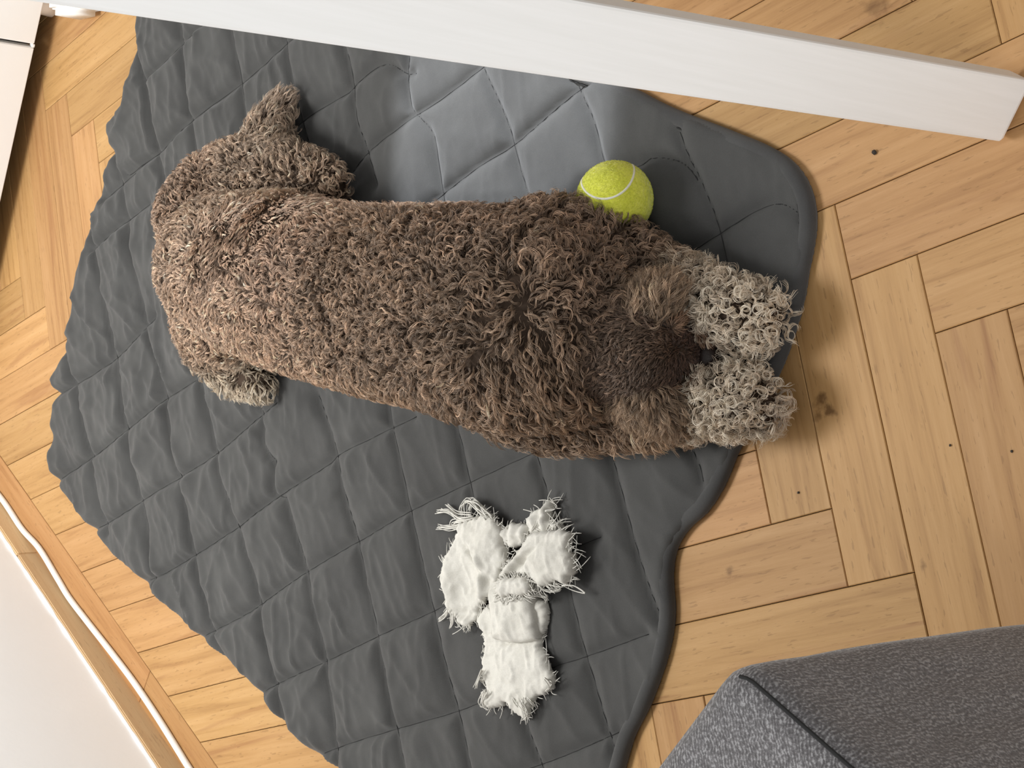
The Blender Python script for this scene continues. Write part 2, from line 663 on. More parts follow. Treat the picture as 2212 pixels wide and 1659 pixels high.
def cbox(name, x0, x1, y0, y1, z0, z1, mat, bevel=0.0012, parent=None):
    bm = bmesh.new()
    bmesh.ops.create_cube(bm, size=1.0)
    for v_ in bm.verts:
        v_.co = Vector((x0 + (v_.co.x + .5) * (x1 - x0), y0 + (v_.co.y + .5) * (y1 - y0), z0 + (v_.co.z + .5) * (z1 - z0)))
    if bevel: bmesh.ops.bevel(bm, geom=bm.edges[:], offset=bevel, segments=2, affect='EDGES')
    me = bm_mesh(name, bm)
    ob = bpy.data.objects.new(name, me); me.materials.append(mat); COL.objects.link(ob)
    ob.parent = parent or cab
    return ob


# local axes: x along the front, -y out of the front
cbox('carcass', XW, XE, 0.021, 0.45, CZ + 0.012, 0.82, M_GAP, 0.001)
cbox('cabinet_front', XW, -0.0022, 0.0, 0.019, CZ, 0.82, M_CAB)
cbox('cabinet_front', 0.0028, XE, 0.0, 0.019, CZ + 0.001, 0.82, M_CAB)
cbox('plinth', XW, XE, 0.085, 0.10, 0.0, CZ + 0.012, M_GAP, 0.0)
cbox('front_bumper', -0.0022, 0.0028, -0.0005, 0.008, CZ, CZ + 0.004, M_POST, 0.0006)
bm = bmesh.new()
bmesh.ops.create_cone(bm, cap_ends=True, segments=28, radius1=0.017, radius2=0.014, depth=CZ + 0.012)
bmesh.ops.bevel(bm, geom=[e for e in bm.edges if len(e.link_faces) == 2 and any(len(f.verts) > 4 for f in e.link_faces)], offset=0.003, segments=2, affect='EDGES')
ft = link('cabinet_foot', bm_mesh('cabinet_foot', bm), M_CAB, None)
ft.parent = cab
ft.location = (0.055, 0.030, (CZ + 0.012) / 2)

# ------------------------------------------------------------------ white post and the foot of its neighbour
FA = math.radians(45)
fs = np.array([math.cos(FA), math.sin(FA)])    # across the wide face
fn = np.array([-fs[1], fs[0]])                 # away from the viewer
pb = np.array([0.5659, 0.0302]); pt = np.array([0.527, 0.0225])
POST_TAG = ( 'white painted flat wooden post with a rounded foot, crossing the top of the picture', 'post')
bm = bmesh.new()
zs = [0.0, 0.001, 0.003, 0.0055, 0.009, 0.2, 0.45, 0.7, 0.92]
ins = [0.0085, 0.0055, 0.0028, 0.0011, 0, 0, 0, 0, 0]
wid = lambda z: 0.0487 - 0.0045 * min(z / 0.7, 1.3)
dep = lambda z: 0.0215 + 0.001 * z
rings = []
for z, i_ in zip(zs, ins):
    c = pb + (pt - pb) * z / 0.7 - pb
    w_, d_ = wid(z), dep(z)
    ring = []
    rc = 0.0022
    for (u, v_, a0) in ((i_, i_, 180), (w_ - i_, i_, 270), (w_ - i_, d_ - i_, 0), (i_, d_ - i_, 90)):
        su = 1 if a0 in (180, 90) else -1; sv = 1 if a0 in (180, 270) else -1
        cu, cv = u + su * rc, v_ + sv * rc
        for t in (0, 45, 90):
            a = math.radians(a0 + t)
            q = c + fs * (cu + rc * math.cos(a)) + fn * (cv + rc * math.sin(a))
            ring.append(bm.verts.new((q[0], q[1], z)))
    rings.append(ring)
for r1, r2 in zip(rings[:-1], rings[1:]):
    for i in range(12):
        bm.faces.new([r1[i], r1[(i + 1) % 12], r2[(i + 1) % 12], r2[i]])
bm.faces.new(rings[0][::-1]); bm.faces.new(rings[-1])
po = bpy.data.objects.new('white_post', bm_mesh('white_post', bm))
po.data.materials.append(M_POST); COL.objects.link(po); po.location = (*pb, 0)
tag(po, *POST_TAG)
for p_ in po.data.polygons: p_.use_smooth = False
q0 = at(226, 36)[:2]
FOOT_TAG = ('stubby white rounded furniture foot between cabinet and blanket, at the top edge', 'furniture foot')
bm = bmesh.new()
bmesh.ops.create_cube(bm, size=1.0)
for v_ in bm.verts:
    v_.co = Vector((-0.060 + (v_.co.x + .5) * 0.060, (v_.co.y + .5) * 0.11, 0.0 + (v_.co.z + .5) * 0.055))
bmesh.ops.bevel(bm, geom=bm.edges[:], offset=0.009, segments=4, affect='EDGES')
fo = link('furniture_foot', bm_mesh('furniture_foot', bm), M_POST, None)
fo.location = (*q0, 0); fo.rotation_euler = (0, 0, math.radians(-18))
tag(fo, *FOOT_TAG)

# ------------------------------------------------------------------ grey sofa corner
SZ = 0.42
K = at(1578, 1415, SZ)[:2]
u_ = at(1830, 1659, SZ)[:2] - at(1588, 1447, SZ)[:2]; u_ /= np.linalg.norm(u_)
v2 = at(1428, 1659, SZ)[:2] - at(1588, 1447, SZ)[:2]; v2 /= np.linalg.norm(v2)
sofa = empty('sofa', (*K, 0))
tag(sofa, 'grey woven fabric sofa corner with a dark seam along its front edge, bottom right', 'sofa')
LSF = 0.55


def round_poly(poly, r, n=7):
    out = []
    m = len(poly)
    for i in range(m):
        k_ = poly[i]; u = poly[(i + 1) % m] - k_; v = poly[i - 1] - k_
        u = u / np.linalg.norm(u); v = v / np.linalg.norm(v)
        a = math.acos(np.clip(u @ v, -1, 1)); t = r / math.tan(a / 2)
        c = k_ + (u + v) / np.linalg.norm(u + v) * r / math.sin(a / 2)
        a1 = math.atan2(*(k_ + v * t - c)[::-1]); a2 = math.atan2(*(k_ + u * t - c)[::-1])
        da = (a2 - a1 + math.pi) % (2 * math.pi) - math.pi
        out += [c + r * np.array([math.cos(a1 + da * j / n), math.sin(a1 + da * j / n)]) for j in range(n + 1)]
    return np.array(out)


line = round_poly([np.zeros(2), u_ * LSF, (u_ + v2) * LSF, v2 * LSF], 0.022)
line = np.roll(line, -4, axis=0)
path = resample(np.vstack([line, line[:1]]), 0.006)[:-1]
prof = [(0.0, 0.03), (0.0, 0.10), (0.0, 0.18), (0.0, 0.24), (0.0, 0.29), (0.0, 0.33), (0.0, 0.36), (0.0, 0.385), (0.0, 0.400), (0.0010, 0.409), (0.004, 0.4155), (0.009, 0.4192), (0.015, 0.4205)]
T = np.roll(path, -1, 0) - np.roll(path, 1, 0); T /= np.linalg.norm(T, axis=1)[:, None]
N = np.stack([T[:, 1], -T[:, 0]], 1)
cen = (u_ + v2) * LSF / 2
N *= np.sign(((cen - path) * N).sum(1).mean())
V = []
s_ = np.arange(len(path)) * 0.006
for d, z in prof:
    q = path + N * d
    crease = 0.0035 * (vnoise(s_ * 22 + z * 14, np.full(len(s_), z * 5), 3) - 0.5) + 0.0022 * (vnoise(s_ * 60 + z * 40, np.full(len(s_), z * 9), 8) - .5)
    if z < 0.40: q = q + N * crease[:, None] * 1.6 * min(1, (0.41 - z) * 12)
    V += [(a, b, z) for a, b in q]
m = len(path)
F = []
for r in range(len(prof) - 1):
    for i in range(m):
        j = (i + 1) % m
        F.append([r * m + i, r * m + j, (r + 1) * m + j, (r + 1) * m + i])
F.append([(len(prof) - 1) * m + i for i in range(m)])
so = bpy.data.objects.new('sofa_seat', mesh_np('sofa_seat', V, F))
so.data.materials.append(M_SOFA); COL.objects.link(so); so.parent = sofa
bm = bmesh.new(); bm.from_mesh(so.data); bmesh.ops.recalc_face_normals(bm, faces=bm.faces); bm.to_mesh(so.data); bm.free()
for p_ in so.data.polygons: p_.use_smooth = len(p_.vertices) == 4
# seam: a dark welt just behind the front edge
iu = [i for i in range(m) if 0.004 < path[i] @ u_ < LSF - 0.02 and abs(path[i] @ np.array([-u_[1], u_[0]])) < 0.006]
iu.sort(key=lambda i: path[i] @ u_)
sl = np.array([[*(path[i] + N[i] * 0.0052), 0.4166] for i in iu])
V, F = tube(sl, 0.0011, 8)
sm_ = bpy.data.objects.new('front_seam', mesh_np('front_seam', V, F)); sm_.data.materials.append(M_STITCH); COL.objects.link(sm_); sm_.parent = sofa
tag(sm_, 'dark seam')

# ------------------------------------------------------------------ white cable on the baseboard's foot
V, F = tube(cw, RC_, 12)
cable = link('cable', mesh_np('cable', V, F), M_CABLE)
tag(cable, 'white round cable lying along the foot of the oak baseboard', 'cable')

# crumbs on the parquet
for (px, py, r, lab) in ((1890, 329, 0.0022, 'small dark crumb on the parquet below the end of the white post'),
                         (1725, 1064, 0.0011, 'tiny dark crumb on the pale block below the dog\'s paws'),
                         (2186, 975, 0.0011, 'tiny dark crumb on the parquet at the right edge'),
                         (2053, 962, 0.0010, 'tiny splinter of dirt left of the crumb at the right edge')):
    bm = bmesh.new()
    bmesh.ops.create_icosphere(bm, subdivisions=2, radius=r)
    for v_ in bm.verts:
        v_.co *= random.uniform(0.75, 1.15)
        v_.co.z *= 0.6
    o = link('crumb', bm_mesh('crumb', bm), M_CRUMB)
    p = at(px, py)
    o.location = (p[0], p[1], r * 0.5)
    tag(o, lab, 'crumb')
# ------------------------------------------------------------------ the quilted blanket
OUT = [(303, 22), (303, 70), (297, 112), (290, 150), (280, 190), (273, 222), (256, 246), (243, 265), (239, 288), (246, 308), (248, 328), (240, 352), (231, 378), (227, 405), (221, 430), (210, 450), (199, 472), (194, 496), (193, 525),
       (183, 555), (171, 588), (169, 615), (168, 645), (165, 690), (150, 755), (136, 780), (124, 802), (121, 820), (123, 836), (132, 850), (127, 868), (123, 900), (122, 940), (117, 972), (116, 998), (121, 1022), (131, 1042), (141, 1062),
       (165, 1095), (200, 1135), (227, 1165), (255, 1200), (300, 1240), (335, 1277), (372, 1312), (400, 1340), (430, 1370), (465, 1402), (502, 1432), (535, 1463), (560, 1490), (582, 1520), (605, 1548), (640, 1585), (668, 1612), (700, 1638), (735, 1663),
       (800, 1715), (900, 1760), (1050, 1790), (1220, 1770), (1320, 1715),
       (1343, 1668), (1352, 1632), (1365, 1590), (1382, 1558), (1398, 1528), (1413, 1490), (1427, 1450), (1438, 1415), (1446, 1380), (1451, 1345), (1452, 1310), (1449, 1278), (1447, 1245), (1450, 1212), (1456, 1186), (1470, 1158),
       (1492, 1132), (1520, 1110), (1542, 1080), (1560, 1048), (1576, 1010), (1588, 978), (1600, 955), (1625, 915), (1655, 855), (1688, 785), (1706, 735), (1722, 685), (1734, 635), (1740, 590), (1750, 545), (1757, 500), (1758, 462), (1752, 425), (1743, 398),
       (1730, 374), (1714, 354), (1694, 338), (1670, 324), (1638, 308), (1600, 293), (1560, 277), (1520, 262), (1480, 247), (1440, 230), (1408, 214), (1380, 198), (1345, 184), (1300, 165),
       (1200, 128), (1000, 80), (800, 42), (600, 8), (450, -12), (330, -20), (306, -5)]
outline = resample(np.vstack([ats(OUT, 0.006)[:, :2], ats(OUT[:1], 0.006)[:, :2]]), 0.004)[:-1]
SE = [[(300, 88), (304, 112), (321, 183), (340, 280), (353, 346), (372, 440)],
      [(250, 330), (268, 411), (289, 519), (300, 599), (326, 715), (362, 852), (383, 1000), (395, 1031), (425, 1194), (451, 1305), (472, 1377), (500, 1440)],
      [(196, 480), (213, 550), (226, 640), (252, 765), (265, 840), (275, 900), (290, 985), (310, 1078), (327, 1160), (342, 1258)],
      [(150, 770), (160, 800), (175, 845), (188, 930), (204, 986), (212, 1060), (240, 1150)],
      [(388, 30), (391, 47), (399, 80), (407, 156), (418, 242), (432, 330)],
      [(495, 25), (502, 58), (519, 139), (530, 210), (545, 300)],
      [(615, 45), (622, 85), (633, 150), (649, 237), (672, 320)],
      [(738, 55), (747, 96), (763, 161), (771, 259), (790, 313), (815, 400)],
      [(884, 85), (885, 118), (881, 161), (889, 232), (915, 262), (936, 291), (945, 345), (960, 440)],
      [(1035, 120), (1050, 161), (1083, 232), (1105, 291), (1121, 356), (1143, 427), (1160, 480)],
      [(1240, 165), (1257, 204), (1284, 264), (1305, 345), (1330, 430)],
      [(1468, 285), (1472, 300), (1490, 345), (1505, 373), (1523, 415), (1547, 474), (1555, 504), (1566, 550), (1580, 610)],
      [(430, 790), (455, 880), (472, 976), (489, 1061), (523, 1151), (558, 1258), (568, 1322), (592, 1433), (609, 1505), (620, 1570)],
      [(565, 870), (575, 915), (573, 955), (590, 985), (602, 1000), (596, 1040), (605, 1075), (622, 1074), (639, 1138), (664, 1228), (677, 1305), (703, 1403), (724, 1548), (735, 1660)],
      [(690, 855), (705, 900), (722, 950), (746, 1065), (776, 1176), (805, 1313), (835, 1454), (861, 1578), (878, 1659), (890, 1720)],
      [(835, 840), (843, 885), (868, 1014), (898, 1148), (933, 1298), (967, 1447), (997, 1561), (1017, 1656), (1030, 1730)],
      [(975, 870), (987, 915), (1002, 974), (1022, 1069), (1060, 1220), (1110, 1440), (1141, 1571), (1171, 1656), (1190, 1720)],
      [(1148, 930), (1161, 984), (1176, 1039), (1186, 1074), (1210, 1180), (1236, 1288), (1266, 1407), (1296, 1521), (1330, 1626)],
      [(1300, 905), (1315, 964), (1335, 1034), (1355, 1109), (1380, 1198), (1410, 1288), (1432, 1342)],
      [(1475, 880), (1490, 954), (1514, 1014), (1518, 1040)],
      [(318, 178), (323, 172), (399, 96), (443, 53), (470, 30)],
      [(275, 378), (280, 378), (340, 338), (351, 329), (416, 264), (524, 183), (622, 96), (660, 62)],
      [(230, 430), (280, 385), (330, 345), (353, 330)],
      [(205, 540), (260, 490), (330, 440)],
      [(600, 330), (660, 259), (757, 199), (768, 183), (833, 139), (880, 160), (898, 158)],
      [(740, 400), (795, 329), (877, 264), (958, 210), (1029, 156), (1060, 130)],
      [(900, 470), (947, 427), (1040, 356), (1110, 313), (1213, 226), (1270, 180)],
      [(1230, 430), (1300, 385), (1387, 356), (1408, 341), (1440, 342), (1470, 350), (1492, 368), (1506, 390)],
      [(1470, 560), (1498, 540), (1555, 504), (1634, 456), (1690, 440), (1735, 470)],
      [(135, 850), (173, 828), (249, 777), (306, 720), (345, 680)],
      [(128, 1040), (144, 1027), (204, 986), (236, 961), (280, 926), (360, 863), (416, 828), (450, 800)],
      [(195, 1150), (250, 1121), (331, 1068), (394, 1030), (470, 980), (540, 920), (600, 870)],
      [(300, 1262), (357, 1240), (446, 1185), (523, 1134), (549, 1113), (622, 1061), (720, 997), (729, 984), (848, 925), (900, 900)],
      [(430, 1380), (528, 1330), (566, 1305), (643, 1249), (763, 1176), (788, 1163), (878, 1109), (1000, 1050), (1141, 984), (1200, 960)],
      [(560, 1500), (622, 1467), (716, 1424), (823, 1372), (923, 1327), (1050, 1265), (1150, 1220), (1300, 1160)],
      [(680, 1635), (763, 1604), (861, 1574), (993, 1535), (1100, 1490), (1196, 1442), (1271, 1417), (1400, 1370)],
      [(1050, 1690), (1200, 1640), (1340, 1580)]]
seams = [resample(spline(ats(s, 0.006)[:, :2], 8 * len(s)), 0.010) for s in SE]
P, quad, D, rim = sheet(outline, 0.003)
ds = np.full(len(P), 1e9)
for s in seams:
    d, _ = poly_dist(P, s)
    ds = np.minimum(ds, d)
x, y = P[:, 0], P[:, 1]
# how restless the cloth is: more to the left than to the right
busy = np.clip(0.30 - x * 1.25, 0.34, 1.0)


def along(ang, a, b, seed):
    c, s = math.cos(math.radians(ang)), math.sin(math.radians(ang))
    u, v = x * c + y * s, -x * s + y * c
    wv = vnoise(x * 9, y * 9, seed + 50) * 1.3
    return vnoise(u * a + wv, v * b + wv, seed)


ridge = lambda n: (1 - np.abs(2 * n - 1)) ** 2.2
wr = ridge(along(-62, 9, 34, 1)) * 0.0052 + ridge(along(-100, 11, 40, 2)) * 0.0042 + ridge(along(-30, 8, 22, 3)) * 0.0030
wr += ridge(along(-78, 24, 85, 14)) * 0.0016 + ridge(along(-45, 22, 70, 15)) * 0.0012
wr += (along(20, 90, 90, 4) - 0.5) * 0.0009
puff = 1 - np.exp(-(ds / 0.0085) ** 1.05)
big = (along(0, 5, 5, 6) - 0.5) * 0.006
z = 0.0050 + 0.0062 * puff + wr * busy * np.clip(puff * 1.3, 0.15, 1) + big * 0.5
rimw = np.clip(D / 0.0075, 0, 1)
z = 0.0035 + (z - 0.0035) * np.sqrt(1 - (1 - rimw) ** 2)
V3 = np.column_stack([P, z])
nv = len(V3)
low = V3.copy(); low[:, 2] = 0.0007
ru = np.unique(rim)
mp_ = np.full(nv, -1); mp_[ru] = np.arange(len(ru)) + nv
Vb = np.vstack([V3, low[ru]])
Fb = np.concatenate([quad, np.stack([rim[:, 1], rim[:, 0], mp_[rim[:, 0]], mp_[rim[:, 1]]], 1)])
blanket = link('blanket', mesh_np('blanket', Vb, Fb), M_BLANKET)
tag(blanket, 'dark grey quilted cotton blanket spread crookedly on the parquet under the dog', 'blanket')


def height_at(q):
    d2 = ((P - q) ** 2).sum(1)
    return z[d2.argmin()]


# stitched lines lying in the grooves
parts = []
for s in seams:
    ins_ = inside(s, outline)
    s = s[ins_]
    if len(s) < 3: continue
    s = resample(s, 0.006)
    dd, _ = poly_dist(s, outline, True)
    s = s[dd > 0.005]
    if len(s) < 3: continue
    zz = np.array([height_at(q) for q in s])
    parts.append(tube(np.column_stack([s, zz + 0.0001]), 0.00045, 5))
V, F = join(parts)
st = link('quilt_stitching', mesh_np('quilt_stitching', V, F), M_STITCH, blanket)
tag(st, 'darker stitched lines')

# bound hem along the right-hand edges
i0 = int(np.argmin(np.linalg.norm(outline - at(850, 1735, .006)[:2], axis=1)))
i1 = int(np.argmin(np.linalg.norm(outline - at(900, 62, .006)[:2], axis=1)))
hp = outline[i0:i1] if i0 < i1 else np.vstack([outline[i0:], outline[:i1]])
hp = resample(hp, 0.004)
for _ in range(3): hp[1:-1] = (hp[:-2] + 2 * hp[1:-1] + hp[2:]) / 4
T = np.gradient(hp, axis=0); T /= np.linalg.norm(T, axis=1)[:, None]
N = np.stack([-T[:, 1], T[:, 0]], 1)
if not inside((hp + N * 0.01)[len(hp) // 2:len(hp) // 2 + 1], outline)[0]: N = -N
HW = 0.0125
sec = [(0.0, 0.0012), (-0.0012, 0.0035), (-0.0010, 0.0068), (0.0008, 0.0098), (0.0034, 0.0118), (0.0068, 0.0126), (0.0098, 0.0118), (0.0118, 0.0098), (HW, 0.0066), (HW + 0.0004, 0.003)]
V = []
sarc = np.arange(len(hp)) * 0.004
for i in range(len(hp)):
    wob = 0.0009 * (vnoise(np.array([sarc[i] * 55]), np.array([0.5]), 9)[0] - 0.5)
    hz = 1 + 0.25 * (vnoise(np.array([sarc[i] * 30]), np.array([1.5]), 12)[0] - 0.5)
    for d, zz in sec:
        q = hp[i] + N[i] * (d + (wob if d > 0.009 else 0))
        V.append((q[0], q[1], zz * hz))
n = len(sec)
F = []
for i in range(len(hp) - 1):
    for k_ in range(n):
        k2 = (k_ + 1) % n
        F.append([i * n + k_, i * n + k2, (i + 1) * n + k2, (i + 1) * n + k_])
F.append(list(range(n))[::-1]); F.append([(len(hp) - 1) * n + k_ for k_ in range(n)])
hem = link('hem', mesh_np('hem', V, F), M_HEM, blanket)
bm = bmesh.new(); bm.from_mesh(hem.data); bmesh.ops.recalc_face_normals(bm, faces=bm.faces); bm.to_mesh(hem.data); bm.free()
V, F = tube(np.column_stack([hp + N * (HW + 0.0006), 0.0072 + 0.0006 * np.sin(sarc * 900)]), 0.0009, 6)
tag(link('hem_stitching', mesh_np('hem_stitching', V, F), M_STITCH, blanket), 'darker stitched line beside the hem')

# ------------------------------------------------------------------ tennis ball
RB = 0.0335
bz = RB + 0.0105
bc = at(1328, 430, bz)
ball = empty('tennis_ball', (bc[0], bc[1], bz - RB))
tag(ball, 'yellow-green tennis ball with a curved white seam, against the dog\'s shoulder', 'tennis ball')
bm = bmesh.new()
bmesh.ops.create_icosphere(bm, subdivisions=6, radius=RB)
for v_ in bm.verts:
    d = v_.co.normalized()
    v_.co = d * (RB + 0.00035 * random.uniform(-1, 1))
bo = link('felt_cover', bm_mesh('felt_cover', bm), M_FELT); bo.parent = ball; bo.location = (0, 0, RB)
t = np.linspace(0, 2 * np.pi, 241)
A_, B_ = 0.75, 0.25
sx = A_ * np.cos(t) + B_ * np.cos(3 * t); sy = A_ * np.sin(t) - B_ * np.sin(3 * t); szz = 2 * math.sqrt(A_ * B_) * np.sin(2 * t)
sp3 = np.stack([sx, sy, szz], 1); sp3 /= np.linalg.norm(sp3, axis=1)[:, None]
BALL_SEAM = sp3.copy()
# turn the seam so that one arc smiles across the middle of the side we see
view = (CAM - bc); view /= np.linalg.norm(view)
cr, cu_ = R[0], R[1]
# the seam point t=pi/4 (a bend of the curve) is brought to the front, sagging downwards
def frame(f, r): u = np.cross(f, r); return np.stack([r, u, f], 1)
kq = 30                                        # index of the bend
f0 = sp3[kq]; tv = sp3[kq + 1] - sp3[kq - 1]; tv -= f0 * (tv @ f0); tv /= np.linalg.norm(tv)
cc = sp3[kq + 12] + sp3[kq - 12] - 2 * f0; cc -= f0 * (cc @ f0); cc -= tv * (cc @ tv); cc /= np.linalg.norm(cc)
tgt_f = view + cu_ * 0.03 - cr * 0.10; tgt_f /= np.linalg.norm(tgt_f)
tdir = cr * math.cos(math.radians(14)) + cu_ * math.sin(math.radians(14))
tdir -= tgt_f * (tdir @ tgt_f); tdir /= np.linalg.norm(tdir)
cdir = np.cross(tgt_f, tdir)
if cdir @ cu_ < 0: cdir = -cdir
Rm = np.stack([tdir, cdir, tgt_f], 1) @ np.stack([tv, cc, f0], 1).T
sp3 = sp3 @ Rm.T
V, F = tube(sp3[:-1] * (RB - 0.0004), 0.00125, 6, False)
n_ = 6; L_ = len(sp3) - 1
for k_ in range(n_): F.append([(L_ - 1) * n_ + k_, (L_ - 1) * n_ + (k_ + 1) % n_, (k_ + 1) % n_, k_])
so_ = link('seam', mesh_np('seam', V, F), M_SEAM); so_.parent = ball; so_.location = (0, 0, RB)
tag(so_, 'white curved seam')


# ------------------------------------------------------------------ hair strands as real curves
def strands(name, pts, rad, col, mat, parent):
    """pts (N,P,3), rad (N,P), col (N,3)"""
    N_, Pn = pts.shape[:2]
    c = bpy.data.hair_curves.new(name)
    c.add_curves([Pn] * N_)
    c.attributes['position'].data.foreach_set('vector', pts.astype(np.float32).ravel())
    a = c.attributes.get('radius') or c.attributes.new('radius', 'FLOAT', 'POINT')
    a.data.foreach_set('value', rad.astype(np.float32).ravel())
    a = c.attributes.new('tint', 'FLOAT_COLOR', 'CURVE')
    a.data.foreach_set('color', np.column_stack([col, np.ones(N_)]).astype(np.float32).ravel())
    c.materials.append(mat)
    o = bpy.data.objects.new(name, c)
    COL.objects.link(o)
    if parent is not None:
        o.parent = parent
        o.matrix_parent_inverse = pinv(parent)
    o['kind'] = 'stuff'
    return o


# felt fuzz on the ball
nf = 9000
dr = rng.normal(size=(nf, 3)); dr /= np.linalg.norm(dr, axis=1)[:, None]
tg = rng.normal(size=(nf, 3)); tg -= dr * (tg * dr).sum(1)[:, None]; tg /= np.linalg.norm(tg, axis=1)[:, None]
keep = np.min(np.linalg.norm(dr[:, None] - sp3[None, ::4], axis=2), axis=1) > 0.055
dr, tg = dr[keep], tg[keep]
ss = np.linspace(0, 1, 4)
ln = rng.uniform(0.0010, 0.0024, len(dr))
pts = (dr * (RB - 0.0002))[:, None] + dr[:, None] * (ss[None, :, None] * 0.45 * ln[:, None, None]) + tg[:, None] * (ss[None, :, None] ** 1.5 * ln[:, None, None])
pts = pts + np.array([bc[0], bc[1], bz])
rad = 0.00013 * np.ones((len(dr), 4)) * (1 - 0.6 * ss)
fc = np.array([0.70, 0.73, 0.10]) * rng.uniform(0.75, 1.2, (len(dr), 1))
fz = strands('felt_fuzz', pts, rad, fc, M_FUR, ball)

# ------------------------------------------------------------------ chewed canvas toy
tq = lambda x_, y_: (900 + x_ / 3.0714, 1040 + y_ / 3.0714)
TZ = 0.012


def tpoly(pts, zz=TZ):
    return ats([tq(*p) for p in pts], zz)[:, :2]


tc = at(1085, 1320, TZ)
toy = empty('dog_toy', (tc[0], tc[1], TZ))
tag(toy, 'chewed off-white canvas dog toy with frayed torn edges, lying on the blanket', 'dog toy')
fringe = []


ZREF = [TZ]


def flap(name, pts, zf, th=0.0022, step=0.0016, fray=0.0, flen=(0.004, 0.010), rag=0.0012, mat=None):
    zref = ZREF[0] = {'lower_panel': .0235, 'side_panel': .0225, 'folded_strap': .031, 'left_flap': .0285, 'right_flap': .033, 'top_strip': .026, 'upper_tab': .026, 'inner_tab': .036}[name]
    raw = tpoly(pts, zref)
    po_ = resample(np.vstack([raw, raw[:1]]), 0.0016)[:-1]
    for _ in range(2): po_ = (np.roll(po_, 1, 0) + 2 * po_ + np.roll(po_, -1, 0)) / 4
    T_ = np.roll(po_, -1, 0) - np.roll(po_, 1, 0); T_ /= np.linalg.norm(T_, axis=1)[:, None]
    N_ = np.stack([T_[:, 1], -T_[:, 0]], 1)
    if inside((po_ + N_ * 0.001)[:1], po_)[0]: N_ = -N_
    po_ = po_ + N_ * (rng.uniform(-1, 1, (len(po_), 1)) * rag)
    P_, q_, D_, rim_ = sheet(po_, step)
    zz = zf(P_, D_)
    zz = zz + 0.0050 + (ridge(vnoise(P_[:, 0] * 95, P_[:, 1] * 70, 33)) - 0.3) * 0.0022 * np.clip(D_ / 0.006, 0, 1) + (vnoise(P_[:, 0] * 260, P_[:, 1] * 260, 31) - 0.5) * 0.0011 + (vnoise(P_[:, 0] * 900, P_[:, 1] * 900, 32) - 0.5) * 0.0004
    if fray: zz = zz + (vnoise(P_[:, 0] * 420, P_[:, 1] * 420, 35) - 0.45) * 0.0034 * np.exp(-D_ / 0.0055)
    Vt = np.column_stack([P_, zz])
    Vv, Fv = close_sheet(Vt, q_, rim_, np.maximum(zz - th, 0.0165))
    ob = link(name, mesh_np(name, Vv, Fv), mat or M_TOY, toy)
    if fray:
        for i in range(len(po_)):
            for _k in range(rng.poisson(fray * 1.9)):
                j = ((P_ - po_[i]) ** 2).sum(1).argmin()
                a = N_[i] + T_[i] * rng.normal(0, 0.7)
                l_ = rng.uniform(*flen)
                b = T_[i] * rng.normal(0, 0.9)
                s_ = np.linspace(0, 1, 7)[:, None]
                xy = po_[i] - N_[i] * 0.001 + a * l_ * s_ + b * l_ * s_ ** 2
                zv = zz[j] - 0.0008 + l_ * (rng.uniform(-0.1, 0.5) * s_ - rng.uniform(0.1, 0.6) * s_ ** 2)
                p3 = np.column_stack([xy, np.maximum(zv[:, 0], 0.0125)])
                fringe.append(tube(p3, np.linspace(0.00058, 0.00034, 7), 4))
    return ob, po_, N_


def px_of(Pw):
    """crop coordinates of world points (only used to shape the cloth)"""
    d = np.column_stack([Pw, np.full(len(Pw), ZREF[0])]) - CAM
    c = d @ R.T
    return (1106 + FPX * c[:, 0] / -c[:, 2] - 900) * 3.0714, (829.5 - FPX * c[:, 1] / -c[:, 2] - 1040) * 3.0714


g2 = lambda x_, y_, cx, cy, sx, sy: np.exp(-((x_ - cx) / sx) ** 2 - ((y_ - cy) / sy) ** 2)
edge = lambda D_, w_: np.sqrt(np.clip(1 - (1 - np.clip(D_ / w_, 0, 1)) ** 2, 0, 1))


def z_body(P_, D_):
    a, b = px_of(P_)
    h = 0.0135 + 0.0065 * edge(D_, 0.007)
    h += 0.0035 * g2(a, b, 640, 1230, 130, 110)
    h -= 0.004 * g2(a, b, 480, 1330, 35, 60) + 0.003 * g2(a, b, 640, 1068, 160, 14)
    return h


flap('lower_panel', [(430, 985), (437, 1060), (436, 1140), (418, 1190), (432, 1250), (402, 1320), (398, 1350), (434, 1310), (446, 1370), (432, 1440), (425, 1500), (470, 1505), (545, 1500), (580, 1455), (600, 1500), (650, 1545), (690, 1580), (712, 1585), (728, 1545), (745, 1480), (770, 1430), (840, 1410), (880, 1385), (895, 1320), (885, 1285), (860, 1230), (835, 1150), (800, 1080), (812, 1020), (640, 1000)],
     z_body, 0.006, 0.0016, 0.20, (0.003, 0.008))


def z_side(P_, D_):
    return 0.0130 + 0.007 * edge(D_, 0.006)


flap('side_panel', [(470, 800), (385, 900), (405, 960), (432, 1010), (520, 1060), (560, 900)], z_side, 0.006)
flap('side_panel', [(745, 760), (790, 770), (845, 805), (862, 890), (838, 980), (805, 1060), (740, 1050), (730, 900)], z_side, 0.006)


def z_strap(P_, D_):
    a, b = px_of(P_)
    h = 0.0195 + 0.0085 * edge(D_, 0.009) + 0.003 * g2(a, b, 600, 900, 150, 120)
    h += 0.0012 * np.cos((a - 600) / 26.0) * g2(a, b, 600, 960, 160, 120)
    return h


flap('folded_strap', [(468, 640), (464, 780), (484, 900), (490, 1050), (560, 1066), (640, 1076), (715, 1070), (782, 1050), (768, 900), (752, 770), (740, 640)], z_strap, 0.012, 0.0016, 0, rag=0.0003)
